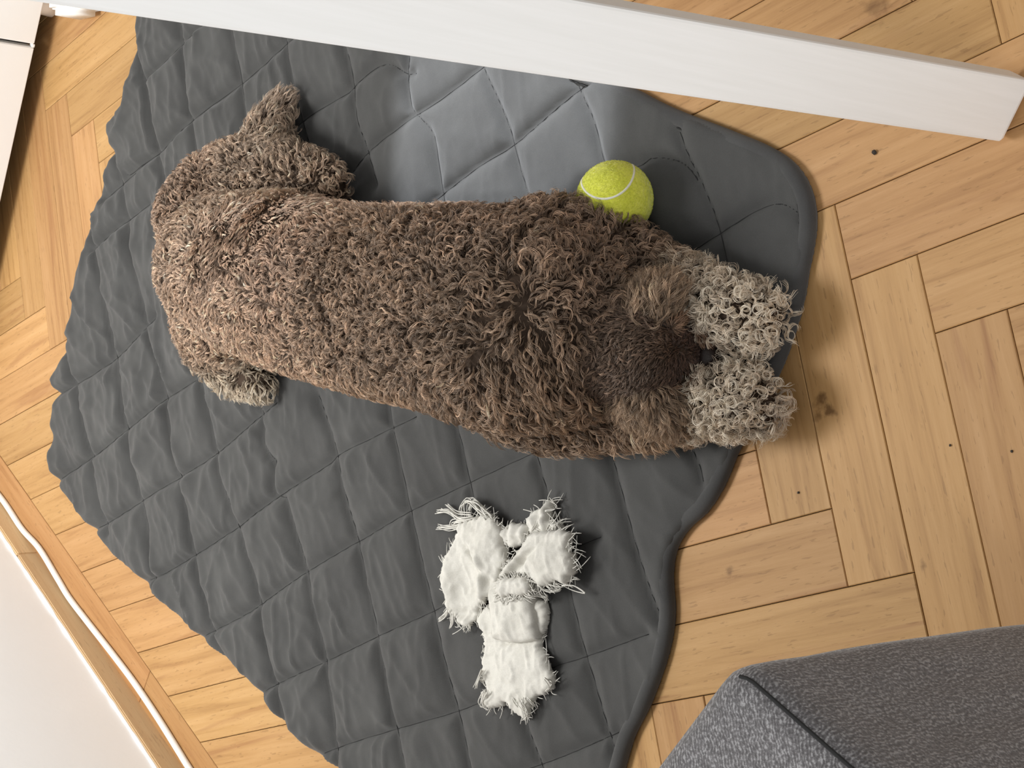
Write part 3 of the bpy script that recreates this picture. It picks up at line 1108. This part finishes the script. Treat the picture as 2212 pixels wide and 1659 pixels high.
# stitched seam across the end of the strap
sl = ats([tq(*p) for p in ((440, 1010), (490, 1052), (560, 1070), (640, 1080), (715, 1074), (785, 1052), (812, 1020))], 0.0215)
V, F = tube(spline(sl, 40), 0.0016, 8)
link('strap_seam', mesh_np('strap_seam', V, F), M_TOY, toy)


def z_left(P_, D_):
    a, b = px_of(P_)
    h = 0.0205 + 0.0065 * edge(D_, 0.005)
    h -= 0.008 * g2(a, b, 340, 700, 80, 130)              # the hollow of the cup
    h += 0.007 * g2(a, b, 455, 690, 22, 190) + 0.005 * g2(a, b, 220, 640, 36, 130)
    s_ = (a - 340) * 0.82 + (b - 430) * -0.57             # crease from upper left down to the middle
    t_ = (a - 400) * 0.57 + (b - 520) * 0.82
    h -= 0.006 * np.exp(-(s_ / 14) ** 2 - (t_ / 150) ** 2)
    h += 0.004 * np.exp(-((s_ - 34) / 22) ** 2 - (t_ / 150) ** 2)
    h += 0.008 * g2(a, b, 480, 450, 70, 110)
    h += 0.0014 * np.sin(b / 17.0 + a / 40) * g2(a, b, 545, 460, 35, 80)
    h -= 0.008 * g2(a, b, 330, 880, 110, 40)
    return h


flap('left_flap', [(268, 330), (275, 285), (330, 250), (400, 235), (455, 215), (500, 238), (540, 290), (566, 330), (570, 400), (588, 470), (590, 530), (560, 600), (548, 660), (520, 720), (490, 765), (435, 800), (390, 850), (368, 920), (345, 955), (290, 958), (240, 905), (205, 890), (192, 820), (200, 760), (175, 700), (160, 640), (178, 560), (185, 505), (222, 450), (250, 390)],
     z_left, 0.004, 0.0016, 0.42, (0.003, 0.009))


def z_right(P_, D_):
    a, b = px_of(P_)
    h = 0.0235 + 0.0075 * edge(D_, 0.006)
    h += 0.006 * g2(a, b, 850, 520, 110, 100)
    s_ = (a - 700) * 0.69 + (b - 540) * 0.72
    t_ = (a - 700) * 0.72 - (b - 540) * 0.69
    h -= 0.007 * np.exp(-((s_ - 8) / 14) ** 2 - (t_ / 120) ** 2)
    h += 0.004 * np.exp(-((s_ + 30) / 20) ** 2 - (t_ / 130) ** 2)
    h += 0.0012 * np.sin(s_ / 7.0) * np.exp(-(t_ / 120) ** 2 - ((s_ + 25) / 55) ** 2)
    return h


flap('right_flap', [(545, 640), (575, 560), (640, 500), (690, 430), (730, 360), (790, 330), (870, 325), (940, 320), (1020, 345), (1005, 390), (985, 440), (1020, 480), (1028, 540), (1030, 600), (1000, 640), (980, 685), (920, 660), (870, 690), (820, 700), (780, 680), (755, 640), (690, 625), (620, 620)],
     z_right, 0.004, 0.0016, 0.5, (0.004, 0.011))


def z_top(P_, D_):
    a, b = px_of(P_)
    return 0.0165 + 0.007 * edge(D_, 0.005) + 0.0016 * np.sin(a / 11.0) + 0.0012 * np.sin(b / 13.0)


flap('top_strip', [(560, 330), (570, 305), (620, 275), (680, 280), (730, 285), (740, 330), (735, 370), (700, 410), (655, 438), (590, 430), (566, 400)], z_top, 0.004, 0.0016, 0.25, (0.003, 0.007))
flap('upper_tab', [(722, 240), (728, 210), (770, 200), (800, 182), (840, 165), (850, 128), (880, 118), (890, 150), (868, 190), (860, 240), (890, 270), (935, 285), (940, 325), (900, 350), (820, 350), (760, 350), (725, 320)], z_top, 0.004, 0.0016, 0.35, (0.004, 0.009))
flap('inner_tab', [(575, 640), (640, 630), (720, 640), (750, 680), (748, 740), (700, 760), (640, 750), (580, 770), (530, 740), (540, 680)], lambda P_, D_: 0.030 + 0.006 * edge(D_, 0.008) + 0.0015 * vnoise(P_[:, 0] * 200, P_[:, 1] * 120, 77), 0.004, 0.0016, 0.9, (0.003, 0.008))
# longer bundles of loose thread
for pts, nb_, r_ in ((((400, 270), (300, 290), (200, 310), (142, 300)), 9, 18), (((380, 240), (290, 250), (220, 205), (152, 198)), 9, 18), (((360, 230), (270, 210), (200, 158)), 6, 14),
                     (((470, 250), (400, 170), (345, 125), (300, 160), (300, 230)), 9, 24), (((500, 240), (430, 170), (370, 130), (350, 200)), 9, 16), (((330, 260), (260, 260), (250, 300), (300, 330)), 8, 24),
                     (((310, 360), (315, 310), (360, 280)), 7, 30), (((960, 690), (1040, 690), (1118, 742), (1040, 722), (970, 688)), 2, 5), (((850, 200), (900, 190), (925, 165), (880, 118)), 3, 10),
                     (((900, 280), (930, 240), (955, 198)), 3, 5), (((780, 690), (790, 740), (850, 770), (860, 805)), 9, 16), (((800, 690), (870, 730), (945, 715), (900, 690)), 6, 14), (((980, 600), (1040, 600), (1020, 570)), 5, 20),
                     (((985, 440), (1010, 390), (970, 365)), 4, 16), (((690, 1460), (720, 1520), (715, 1590)), 10, 24), (((640, 1440), (690, 1500), (750, 1545)), 7, 18), (((740, 1440), (770, 1470), (785, 1490)), 5, 10),
                     (((440, 1400), (430, 1470), (460, 1510)), 8, 26), (((210, 840), (190, 890), (150, 920)), 7, 12), (((240, 880), (232, 930), (228, 970)), 7, 10), (((200, 540), (170, 520), (160, 490)), 5, 10),
                     (((430, 1250), (405, 1320), (388, 1370)), 7, 9), (((560, 640), (640, 660), (700, 650)), 8, 26), (((560, 700), (630, 740), (640, 770)), 8, 22), (((860, 1310), (895, 1340), (870, 1390)), 7, 18), (((980, 480), (1030, 500), (1055, 468)), 5, 10)):
    for _ in range(nb_):
        j = rng.normal(0, r_ * 0.5, (len(pts), 2)) * np.linspace(0.6, 1.0, len(pts))[:, None] + rng.normal(0, r_ * 0.35, (1, 2))
        zz = 0.026 + rng.uniform(-0.004, 0.008) + rng.normal(0, 0.0015, len(pts))
        zz = np.linspace(1, 0.72, len(pts)) * zz
        p3 = np.array([at(*tq(a + q_[0], b + q_[1]), max(c_, 0.0135)) for (a, b), q_, c_ in zip(pts, j, zz)])
        fringe.append(tube(spline(p3, 14), np.linspace(0.0006, 0.00035, 14), 5))
V, F = join(fringe)
fr = link('frayed_threads', mesh_np('frayed_threads', V, F), M_TOYT, toy)
tag(fr, 'loose frayed threads', None, None, 'stuff')
# ------------------------------------------------------------------ the dog
ORG = at(1000, 720, 0.0)
ORG[2] = 0.0105


def chain(pts, n=8):
    """pixel, pixel, height, radius -> interpolated spheres"""
    Pw = np.array([[*at(p[0], p[1], p[2]), p[3]] for p in pts])
    return spline(Pw, n * (len(pts) - 1) + 1) if len(pts) > 1 else Pw


BODY = [
    [(498, 582, .092, .078), (640, 612, .097, .088), (800, 648, .099, .089), (960, 668, .099, .091), (1100, 688, .098, .092), (1200, 702, .092, .084), (1285, 722, .080, .062), (1340, 738, .074, .048)],   # trunk and neck
    [(482, 532, .078, .063), (505, 663, .078, .064)],                                     # hips
    [(1180, 600, .080, .066), (1250, 562, .062, .050), (1330, 560, .045, .036), (1430, 610, .038, .027), (1530, 652, .034, .023), (1600, 680, .034, .024), (1652, 690, .032, .018)],   # foreleg, upper in the picture
    [(1115, 806, .075, .056), (1195, 862, .055, .040), (1300, 888, .042, .028), (1440, 888, .034, .023), (1535, 866, .033, .022), (1600, 864, .034, .024), (1645, 874, .032, .018)],    # foreleg, lower
    [(455, 475, .075, .060), (480, 408, .058, .045), (575, 380, .050, .041), (670, 394, .044, .029), (712, 405, .040, .020)],    # thigh turned out
    [(585, 365, .048, .034), (588, 300, .041, .027), (600, 254, .034, .017), (611, 226, .032, .0125)],                             # hock and hind paw
    [(485, 690, .065, .054), (470, 755, .044, .031), (515, 800, .036, .025), (568, 828, .030, .017)],                            # other hind foot
    [(1342, 750, .084, .047), (1395, 757, .078, .044)],                                   # skull
    [(1415, 762, .072, .038), (1462, 767, .056, .029), (1500, 771, .043, .0235), (1514, 772, .038, .021)],                          # muzzle
]
bm = bmesh.new()
for c in BODY:
    for x_, y_, z_, r_ in chain(c):
        bmesh.ops.create_icosphere(bm, subdivisions=3, radius=r_, matrix=Matrix.Translation((x_ - ORG[0], y_ - ORG[1], max(z_, r_ + 0.016) - ORG[2])))
me = bpy.data.meshes.new('raw'); bm.to_mesh(me); bm.free()
tmp = bpy.data.objects.new('raw', me); COL.objects.link(tmp)
md = tmp.modifiers.new('r', 'REMESH'); md.mode = 'VOXEL'; md.voxel_size = 0.0055
md = tmp.modifiers.new('s', 'SMOOTH'); md.factor = 0.5; md.iterations = 9
dg = bpy.context.evaluated_depsgraph_get()
body_me = bpy.data.meshes.new_from_object(tmp.evaluated_get(dg))
bpy.data.objects.remove(tmp); bpy.data.meshes.remove(me)
body_me.name = 'dog'
body_me.materials.clear()
dog = link('dog', body_me, M_SKIN)
dog.location = ORG
tag(dog, 'curly brown dog asleep on the grey blanket, pale curly paws stretched towards the right', 'dog')

# ears: flattened drops lying against the cheeks
def ear(cpx, tip, width, thick, tilt):
    a = at(*cpx); b = at(*tip)
    ax = b - a; L_ = np.linalg.norm(ax); ax /= L_
    out = np.array([0.25, -0.1, 0.95]); out -= ax * (out @ ax); out /= np.linalg.norm(out)
    sd = np.cross(out, ax)
    bm = bmesh.new()
    bmesh.ops.create_icosphere(bm, subdivisions=4, radius=1.0)
    c = (a + b) / 2
    for v_ in bm.verts:
        t_ = v_.co.x
        wsc = width * (0.78 + 0.30 * t_ - 0.25 * t_ * t_)
        q = c + ax * t_ * L_ / 2 * 1.05 + sd * v_.co.y * wsc + out * (v_.co.z * thick - 0.006 * t_ * t_)
        v_.co = Vector(q - ORG)
    bm.normal_update()
    o = link('ear', bm_mesh('ear', bm), M_SKIN)
    o.parent = dog
    return o, ax


ear1, ax1 = ear((1388, 704, .104), (1412, 618, .074), .026, .0075, 0)
ear2, ax2 = ear((1385, 812, .096), (1412, 915, .062), .034, .0075, 0)
tag(ear1, 'flopped ear with long wavy hair'); tag(ear2, 'flopped ear with long wavy hair')

# eyes and nose
from mathutils.bvhtree import BVHTree
BVH = BVHTree.FromPolygons([v.co[:] for v in body_me.vertices], [p.vertices[:] for p in body_me.polygons])


def on_dog(px, py, out=0.0):
    """point on the dog's skin, pushed outwards by out"""
    o_ = Vector(CAM - ORG)
    d = Vector(at(px, py, 0) - CAM).normalized()
    h = BVH.ray_cast(o_, d)
    if h[0] is None: return at(px, py, 0.05)
    return np.array(h[0] + h[1] * out) + ORG


for px, py in ((1494, 708), (1474, 818)):
    bm = bmesh.new(); bmesh.ops.create_uvsphere(bm, u_segments=20, v_segments=12, radius=.0078)
    e = link('eye', bm_mesh('eye', bm), M_EYE); e.parent = dog
    e.location = Vector(on_dog(px, py, -0.0045) - ORG)
bm = bmesh.new(); bmesh.ops.create_icosphere(bm, subdivisions=4, radius=1)
nd = at(1530, 773, .030) - at(1480, 768, .052); nd /= np.linalg.norm(nd)
ns = np.cross(nd, [0, 0, 1]); ns /= np.linalg.norm(ns); nu = np.cross(ns, nd)
for v_ in bm.verts:
    a_, b_, c_ = v_.co
    dent = 0.35 * math.exp(-((abs(b_) - .5) / .2) ** 2 - ((c_ + .1) / .25) ** 2) if a_ > 0 else 0
    q = nd * (a_ * .0095 * (1 - dent)) + ns * b_ * .0135 + nu * c_ * .0105 * (1 - .25 * abs(b_))
    v_.co = Vector(q)
nose = link('nose', bm_mesh('nose', bm), M_NOSE); nose.parent = dog
nose.location = Vector(on_dog(1528, 772, 0.0) - ORG)


def sample(ob, n, zmin=0.0):
    me = ob.data
    me.calc_loop_triangles()
    nv_ = len(me.vertices)
    co = np.empty(nv_ * 3, np.float32); me.vertices.foreach_get('co', co); co = co.reshape(-1, 3).astype(float)
    no = np.empty(nv_ * 3, np.float32); me.vertices.foreach_get('normal', no); no = no.reshape(-1, 3).astype(float)
    tr = np.empty(len(me.loop_triangles) * 3, np.int32); me.loop_triangles.foreach_get('vertices', tr); tr = tr.reshape(-1, 3)
    A, B, C_ = co[tr[:, 0]], co[tr[:, 1]], co[tr[:, 2]]
    ar = np.linalg.norm(np.cross(B - A, C_ - A), axis=1) / 2
    pick = rng.choice(len(tr), n, p=ar / ar.sum())
    u = rng.random(n); v = rng.random(n); fl = u + v > 1; u[fl] = 1 - u[fl]; v[fl] = 1 - v[fl]
    t = tr[pick]
    w0 = (1 - u - v)[:, None]; u = u[:, None]; v = v[:, None]
    p = co[t[:, 0]] * w0 + co[t[:, 1]] * u + co[t[:, 2]] * v
    nn = no[t[:, 0]] * w0 + no[t[:, 1]] * u + no[t[:, 2]] * v
    nn /= np.linalg.norm(nn, axis=1)[:, None] + 1e-9
    if ((p - co.mean(0)) * nn).sum(1).mean() < 0: nn = -nn
    return p + ORG, nn, ar.sum()


def locks(name, p, n, flow, jit, L, rho, turns, ns_, sig, lift, bend, col, var, parent, P_=10, rad=0.00021, tipl=1.45, clump=70, seed=0):
    """curly locks rooted at p with normals n.  all arguments per lock unless scalar"""
    m_ = len(p)
    t = flow - n * (flow * n).sum(1)[:, None]
    t /= np.linalg.norm(t, axis=1)[:, None] + 1e-9
    b = np.cross(n, t)
    q1 = p[:, 0] * clump; q2 = (p[:, 1] + 0.6 * p[:, 2]) * clump; 
    ang = ((vnoise(q1, q2, 70 + seed) - 0.5) * 4.2 + rng.normal(0, 0.42, m_)) * jit
    c_, s_ = np.cos(ang)[:, None], np.sin(ang)[:, None]
    t, b = t * c_ + b * s_, b * c_ - t * s_
    s = np.linspace(0, 1, P_)
    L = L * rng.uniform(0.72, 1.25, m_)
    th = lift[:, None] + bend[:, None] * s[None]
    dirs = np.cos(th)[..., None] * n[:, None] + np.sin(th)[..., None] * t[:, None]
    axp = np.cumsum(dirs, 1) * (L / P_)[:, None, None]
    axp = axp - axp[:, :1]
    perp = np.cos(th)[..., None] * t[:, None] - np.sin(th)[..., None] * n[:, None]
    sgn_ = np.where(rng.random(m_) < 0.5, 1, -1)
    ph0 = rng.uniform(0, 2 * np.pi, m_)
    tn = turns * rng.uniform(0.7, 1.3, m_)
    rh = rho * rng.uniform(0.7, 1.3, m_)
    k = np.repeat(np.arange(m_), ns_)
    M_ = len(k)
    ph = (ph0[k] + rng.normal(0, 0.22, M_))[:, None] + 2 * np.pi * (tn * sgn_)[k][:, None] * s[None] * rng.uniform(0.9, 1.1, M_)[:, None]
    ramp_ = np.minimum(1, s * 2.2)[None] * rh[k][:, None]
    off = ramp_[..., None] * (np.cos(ph)[..., None] * b[k][:, None] + np.sin(ph)[..., None] * perp[k])
    off = off - off[:, :1]
    jt = rng.normal(0, 1, (M_, 3)) * sig[k][:, None]
    sc = rng.uniform(0.85, 1.1, M_)[:, None, None]
    pts = p[k][:, None] + axp[k] * sc + off + jt[:, None] * (1 - 0.55 * s)[None, :, None]
    pts += rng.normal(0, 0.00010, pts.shape)
    pts[..., 2] = np.maximum(pts[..., 2], 0.0125 + 0.001 * rng.random((M_, 1)))
    r = rad * rng.uniform(0.8, 1.25, (M_, 1)) * (1 - 0.75 * s[None] ** 2.5)
    lv = np.exp(rng.normal(0, 1, m_) * var)
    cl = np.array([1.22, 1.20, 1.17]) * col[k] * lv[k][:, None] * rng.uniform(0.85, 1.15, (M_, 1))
    tint = cl[:, None] * np.linspace(0.55, tipl, P_)[None, :, None]  # naturally paler tips, exaggerated to paint shade at the roots and highlights outside
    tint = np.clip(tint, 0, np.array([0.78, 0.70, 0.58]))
    cu = bpy.data.hair_curves.new(name)
    cu.add_curves([P_] * M_)
    cu.attributes['position'].data.foreach_set('vector', pts.astype(np.float32).ravel())
    a = cu.attributes.get('radius') or cu.attributes.new('radius', 'FLOAT', 'POINT')
    a.data.foreach_set('value', r.astype(np.float32).ravel())
    a = cu.attributes.new('tint', 'FLOAT_COLOR', 'POINT')
    a.data.foreach_set('color', np.concatenate([tint, np.ones((M_, P_, 1))], 2).astype(np.float32).ravel())
    cu.materials.append(M_FUR)
    o = bpy.data.objects.new(name, cu); COL.objects.link(o)
    o.parent = parent; o.matrix_parent_inverse = pinv(parent)
    o['kind'] = 'stuff'
    return o


# what the coat is like around a number of places on the dog:
# px, py, z, reach | flow (picture px) jitter | length rho turns sig lift bend (mm, deg) | colour | density
REAR = (0.310, 0.218, 0.155); SADDLE = (0.195, 0.136, 0.095); NECK = (0.240, 0.168, 0.118); MANE = (0.220, 0.153, 0.105)
PALE = (0.60, 0.510, 0.410); HOCK = (0.330, 0.248, 0.186); HFOOT = (0.48, 0.405, 0.315); EARC = (0.235, 0.170, 0.118)
DARK = (0.062, 0.034, 0.023); CROWN = (0.16, 0.112, 0.082); FLANK = (0.310, 0.212, 0.142)
REG = [
    ((350, 560, .10, 1.0), (-60, 10), 1.2, (10, 1.0, .7, .55, 25, 60), REAR),
    ((430, 700, .10, 1.0), (-40, 40), 1.2, (10, 1.0, .7, .55, 25, 60), REAR),
    ((420, 440, .09, 1.0), (-40, -20), 1.2, (11, 1.2, .8, .55, 25, 60), (0.29, 0.205, 0.150)),
    ((600, 560, .19, 1.0), (-40, -20), 1.2, (10, 1.0, .7, .75, 30, 55), (0.275, 0.190, 0.138)),
    ((560, 470, .17, 1.0), (25, 45), 0.5, (12, 0.7, .5, .6, 50, 40), (0.345, 0.245, 0.182)),
    ((620, 740, .14, 1.0), (-20, 40), 1.1, (11, 1.1, .7, .55, 28, 60), (0.29, 0.200, 0.140)),
    ((700, 620, .20, 1.0), (-30, 30), 1.6, (14, 1.8, 1.0, .55, 28, 62), SADDLE),
    ((860, 640, .20, 1.0), (-50, 12), 1.1, (16, 2.0, 1.1, .55, 28, 62), SADDLE),
    ((860, 480, .14, 1.0), (0, -50), 1.3, (14, 1.8, 1.0, .7, 25, 62), (0.19, 0.132, 0.092)),
    ((760, 840, .08, 1.0), (10, 60), 0.6, (13, 0.9, .6, .7, 30, 70), FLANK),
    ((930, 860, .09, 1.0), (20, 60), 0.6, (14, 1.0, .6, .7, 30, 72), FLANK),
    ((1020, 680, .20, 1.0), (-50, 5), 0.8, (20, 2.2, 1.2, .55, 25, 65), (0.180, 0.126, 0.088)),
    ((1000, 500, .15, 1.0), (0, -50), 1.3, (16, 2.2, 1.1, .55, 25, 65), (0.200, 0.138, 0.098)),
    ((1180, 620, .19, 1.0), (10, -50), 0.8, (21, 2.7, 1.2, .55, 22, 68), NECK),
    ((1250, 500, .11, 1.0), (30, -60), 1.0, (20, 2.4, 1.1, .55, 25, 70), (0.175, 0.120, 0.085)),
    ((1360, 520, .07, 1.0), (50, -50), 1.0, (20, 2.6, 1.1, .55, 25, 70), (0.17, 0.118, 0.084)),
    ((1170, 800, .15, 1.2), (8, 80), 0.45, (24, 2.2, 1.0, .55, 22, 76), MANE),
    ((1150, 920, .06, 1.0), (40, 50), 0.8, (25, 2.3, 1.0, .55, 25, 74), (0.205, 0.143, 0.098)),
    ((1280, 900, .07, .9), (20, 70), 0.5, (25, 2.0, .9, .55, 25, 75), MANE),
    ((1280, 640, .15, .9), (20, -20), 1.4, (17, 2.3, 1.2, .6, 22, 68), (0.185, 0.128, 0.092)),
    ((1275, 790, .14, .9), (10, 30), 1.2, (17, 2.3, 1.1, .6, 22, 68), (0.185, 0.130, 0.093)),
    ((1350, 745, .13, .8), (-40, 0), 0.9, (11, 1.4, .8, .6, 30, 60), CROWN),
    ((1420, 755, .11, .8), (-50, 0), 0.45, (8, 0.5, .4, .6, 38, 48), (0.110, 0.074, 0.053)),
    ((1470, 765, .08, .75), (-60, 0), 0.3, (6, 0.2, .3, .6, 40, 40), DARK),
    ((1512, 772, .055, .6), (-60, 0), 0.3, (5, 0.1, .3, .6, 45, 40), (0.042, 0.026, 0.021)),
    ((1430, 600, .06, .6), (50, -40), 1.5, (22, 3.2, 1.5, .55, 22, 62), (0.30, 0.24, 0.18)),
    ((1510, 640, .06, .7), (50, -10), 2.2, (20, 3.4, 1.6, .5, 20, 58), PALE),
    ((1640, 690, .05, 1.0), (60, 10), 2.2, (20, 3.4, 1.6, .5, 20, 58), PALE),
    ((1700, 690, .03, .6), (60, 10), 1.2, (19, 2.8, 1.2, .55, 20, 60), (0.58, 0.50, 0.39)),
    ((1400, 890, .06, .6), (20, 60), 1.0, (24, 2.2, 1.0, .55, 25, 68), (0.26, 0.185, 0.125)),
    ((1520, 880, .06, .7), (50, 10), 2.2, (20, 3.4, 1.6, .5, 20, 58), PALE),
    ((1630, 870, .06, 1.0), (60, 10), 2.2, (20, 3.4, 1.6, .5, 20, 58), PALE),
    ((1690, 885, .03, .6), (60, 10), 1.2, (19, 2.8, 1.2, .55, 20, 60), (0.46, 0.39, 0.32)),
    ((500, 390, .11, .8), (-10, -30), 1.3, (15, 1.8, 1.0, .55, 25, 60), HOCK),
    ((640, 370, .09, .8), (20, -30), 1.3, (18, 2.2, 1.1, .55, 25, 62), HOCK),
    ((590, 300, .07, .7), (10, -50), 1.0, (19, 2.2, 1.0, .55, 25, 66), (0.30, 0.235, 0.18)),
    ((610, 220, .04, .5), (15, -60), 0.5, (20, 1.6, .8, .55, 25, 68), (0.29, 0.225, 0.175)),
    ((440, 760, .07, .6), (-20, 30), 1.0, (14, 1.5, .8, .55, 25, 62), (0.20, 0.145, 0.105)),
    ((480, 810, .05, .6), (0, 50), 0.9, (18, 1.8, .8, .55, 25, 66), HFOOT),
    ((560, 835, .04, .6), (10, 50), 0.7, (17, 1.5, .7, .55, 25, 68), HFOOT),
]
RC = np.array([at(r[0][0], r[0][1], r[0][2]) for r in REG]); RW = np.array([r[0][3] for r in REG])
RF = np.array([(at(r[0][0] + r[1][0], r[0][1] + r[1][1], r[0][2]) - at(r[0][0], r[0][1], r[0][2])) for r in REG])
RF /= np.linalg.norm(RF, axis=1)[:, None]
RP = np.array([[r[2], *r[3]] for r in REG]); RCOL = np.array([r[4] for r in REG])


CH = [chain(c) for c in BODY]
HEADREG = np.array([r[4] in (CROWN, DARK) or r[0][:2] in ((1420, 755), (1512, 772)) for r in REG])


def is_head(p):
    dd = []
    for c in CH:
        c = c.copy(); c[:, 2] = np.maximum(c[:, 2], c[:, 3] + 0.016)
        dd.append((np.linalg.norm(p[:, None] - c[None, :, :3], axis=2) - c[None, :, 3]).min(1))
    dd = np.array(dd)
    return np.minimum(dd[7], dd[8]) < np.delete(dd, (7, 8), 0).min(0) + 0.002


def params(p):
    d = np.linalg.norm(p[:, None] - RC[None], axis=2) / RW[None]
    hd = is_head(p)
    d = np.where(hd[:, None] == HEADREG[None], d, 9.0)
    w_ = 1.0 / (d ** 4 + 1e-7)
    w_ /= w_.sum(1)[:, None]
    return w_ @ RF, w_ @ RP, w_ @ RCOL, d


NL = 40000
p, n, ar = sample(dog, NL)
ok = (p[:, 2] > 0.016) & (n[:, 2] > -0.55)
p, n = p[ok], n[ok]
fl, pr, co, _ = params(p)
# sparser where the locks are long
keep = rng.random(len(p)) < np.clip(1.25 - pr[:, 1] / 40, 0.5, 1)
p, n, fl, pr, co = p[keep], n[keep], fl[keep], pr[keep], co[keep]
# blotches: some patches of coat are darker than others
bl = vnoise(p[:, 0] * 16 + p[:, 2] * 8, p[:, 1] * 16, 41)
co = co * (0.82 + 0.36 * bl)[:, None]
fl = fl + np.array([0, 0, -0.25])
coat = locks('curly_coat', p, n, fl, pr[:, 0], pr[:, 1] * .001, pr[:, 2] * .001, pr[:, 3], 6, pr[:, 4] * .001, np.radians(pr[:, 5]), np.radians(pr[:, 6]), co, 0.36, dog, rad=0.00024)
# a thin, fine underlayer so the coat stays dense
p, n, ar = sample(dog, 30000)
ok = (p[:, 2] > 0.016) & (n[:, 2] > -0.55)
p, n = p[ok], n[ok]
fl, pr, co, _ = params(p)
one = np.ones(len(p))
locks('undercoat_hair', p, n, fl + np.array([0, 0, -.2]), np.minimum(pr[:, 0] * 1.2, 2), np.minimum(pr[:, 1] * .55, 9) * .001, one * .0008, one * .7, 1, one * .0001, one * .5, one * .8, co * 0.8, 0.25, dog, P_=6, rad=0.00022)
# long straight hair on the ears
for e, ax, nn_ in ((ear1, ax1, 900), (ear2, ax2, 1200)):
    p, n, ar = sample(e, nn_ * 2)
    ok = (n @ (CAM - ORG) > -0.35) & (p[:, 2] > .02)
    p, n = p[ok], n[ok]
    m_ = len(p); one = np.ones(m_)
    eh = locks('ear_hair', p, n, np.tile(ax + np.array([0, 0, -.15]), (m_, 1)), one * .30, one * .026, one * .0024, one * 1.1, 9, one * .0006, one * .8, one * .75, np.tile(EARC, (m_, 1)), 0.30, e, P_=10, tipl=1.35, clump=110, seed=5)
    p, n, ar = sample(e, 1600)
    m_ = len(p); one = np.ones(m_)
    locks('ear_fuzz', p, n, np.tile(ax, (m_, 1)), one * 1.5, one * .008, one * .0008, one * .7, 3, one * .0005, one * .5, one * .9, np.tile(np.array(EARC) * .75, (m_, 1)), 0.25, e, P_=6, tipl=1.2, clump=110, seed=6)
# dense short fur on the face
p, n, ar = sample(dog, 160000)
ok = (p[:, 2] > 0.016) & is_head(p)
p, n = p[ok][:11000], n[ok][:11000]
fl, pr, co, _ = params(p)
m_ = len(p); one = np.ones(m_)
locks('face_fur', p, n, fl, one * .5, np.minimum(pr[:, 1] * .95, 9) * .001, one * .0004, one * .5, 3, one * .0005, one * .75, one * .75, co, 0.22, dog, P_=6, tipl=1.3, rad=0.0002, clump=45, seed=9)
# fold of the lip and cheek beside the eye, covered in short tan hair
for pts_, r0 in (([(1448, 712), (1462, 694), (1482, 686), (1502, 696), (1516, 722), (1527, 748)], .0046),
                 ([(1440, 836), (1456, 846), (1478, 844), (1496, 830), (1510, 806)], .0042)):
    cpts = spline(np.array([on_dog(*q, .003) for q in pts_]), 26)
    V, F = tube(cpts - ORG, r0 * np.sin(np.linspace(0.35, 2.9, 26)) ** 0.6, 10)
    fo_ = link('cheek_fold', mesh_np('cheek_fold', V, F), M_SKIN); fo_.parent = dog
    p, n, ar = sample(fo_, 520)
    tcur = cpts[np.linalg.norm(p[:, None] - cpts[None], axis=2).argmin(1).clip(0, 24) + 1] - cpts[np.linalg.norm(p[:, None] - cpts[None], axis=2).argmin(1).clip(0, 24)]
    m_ = len(p); one = np.ones(m_)
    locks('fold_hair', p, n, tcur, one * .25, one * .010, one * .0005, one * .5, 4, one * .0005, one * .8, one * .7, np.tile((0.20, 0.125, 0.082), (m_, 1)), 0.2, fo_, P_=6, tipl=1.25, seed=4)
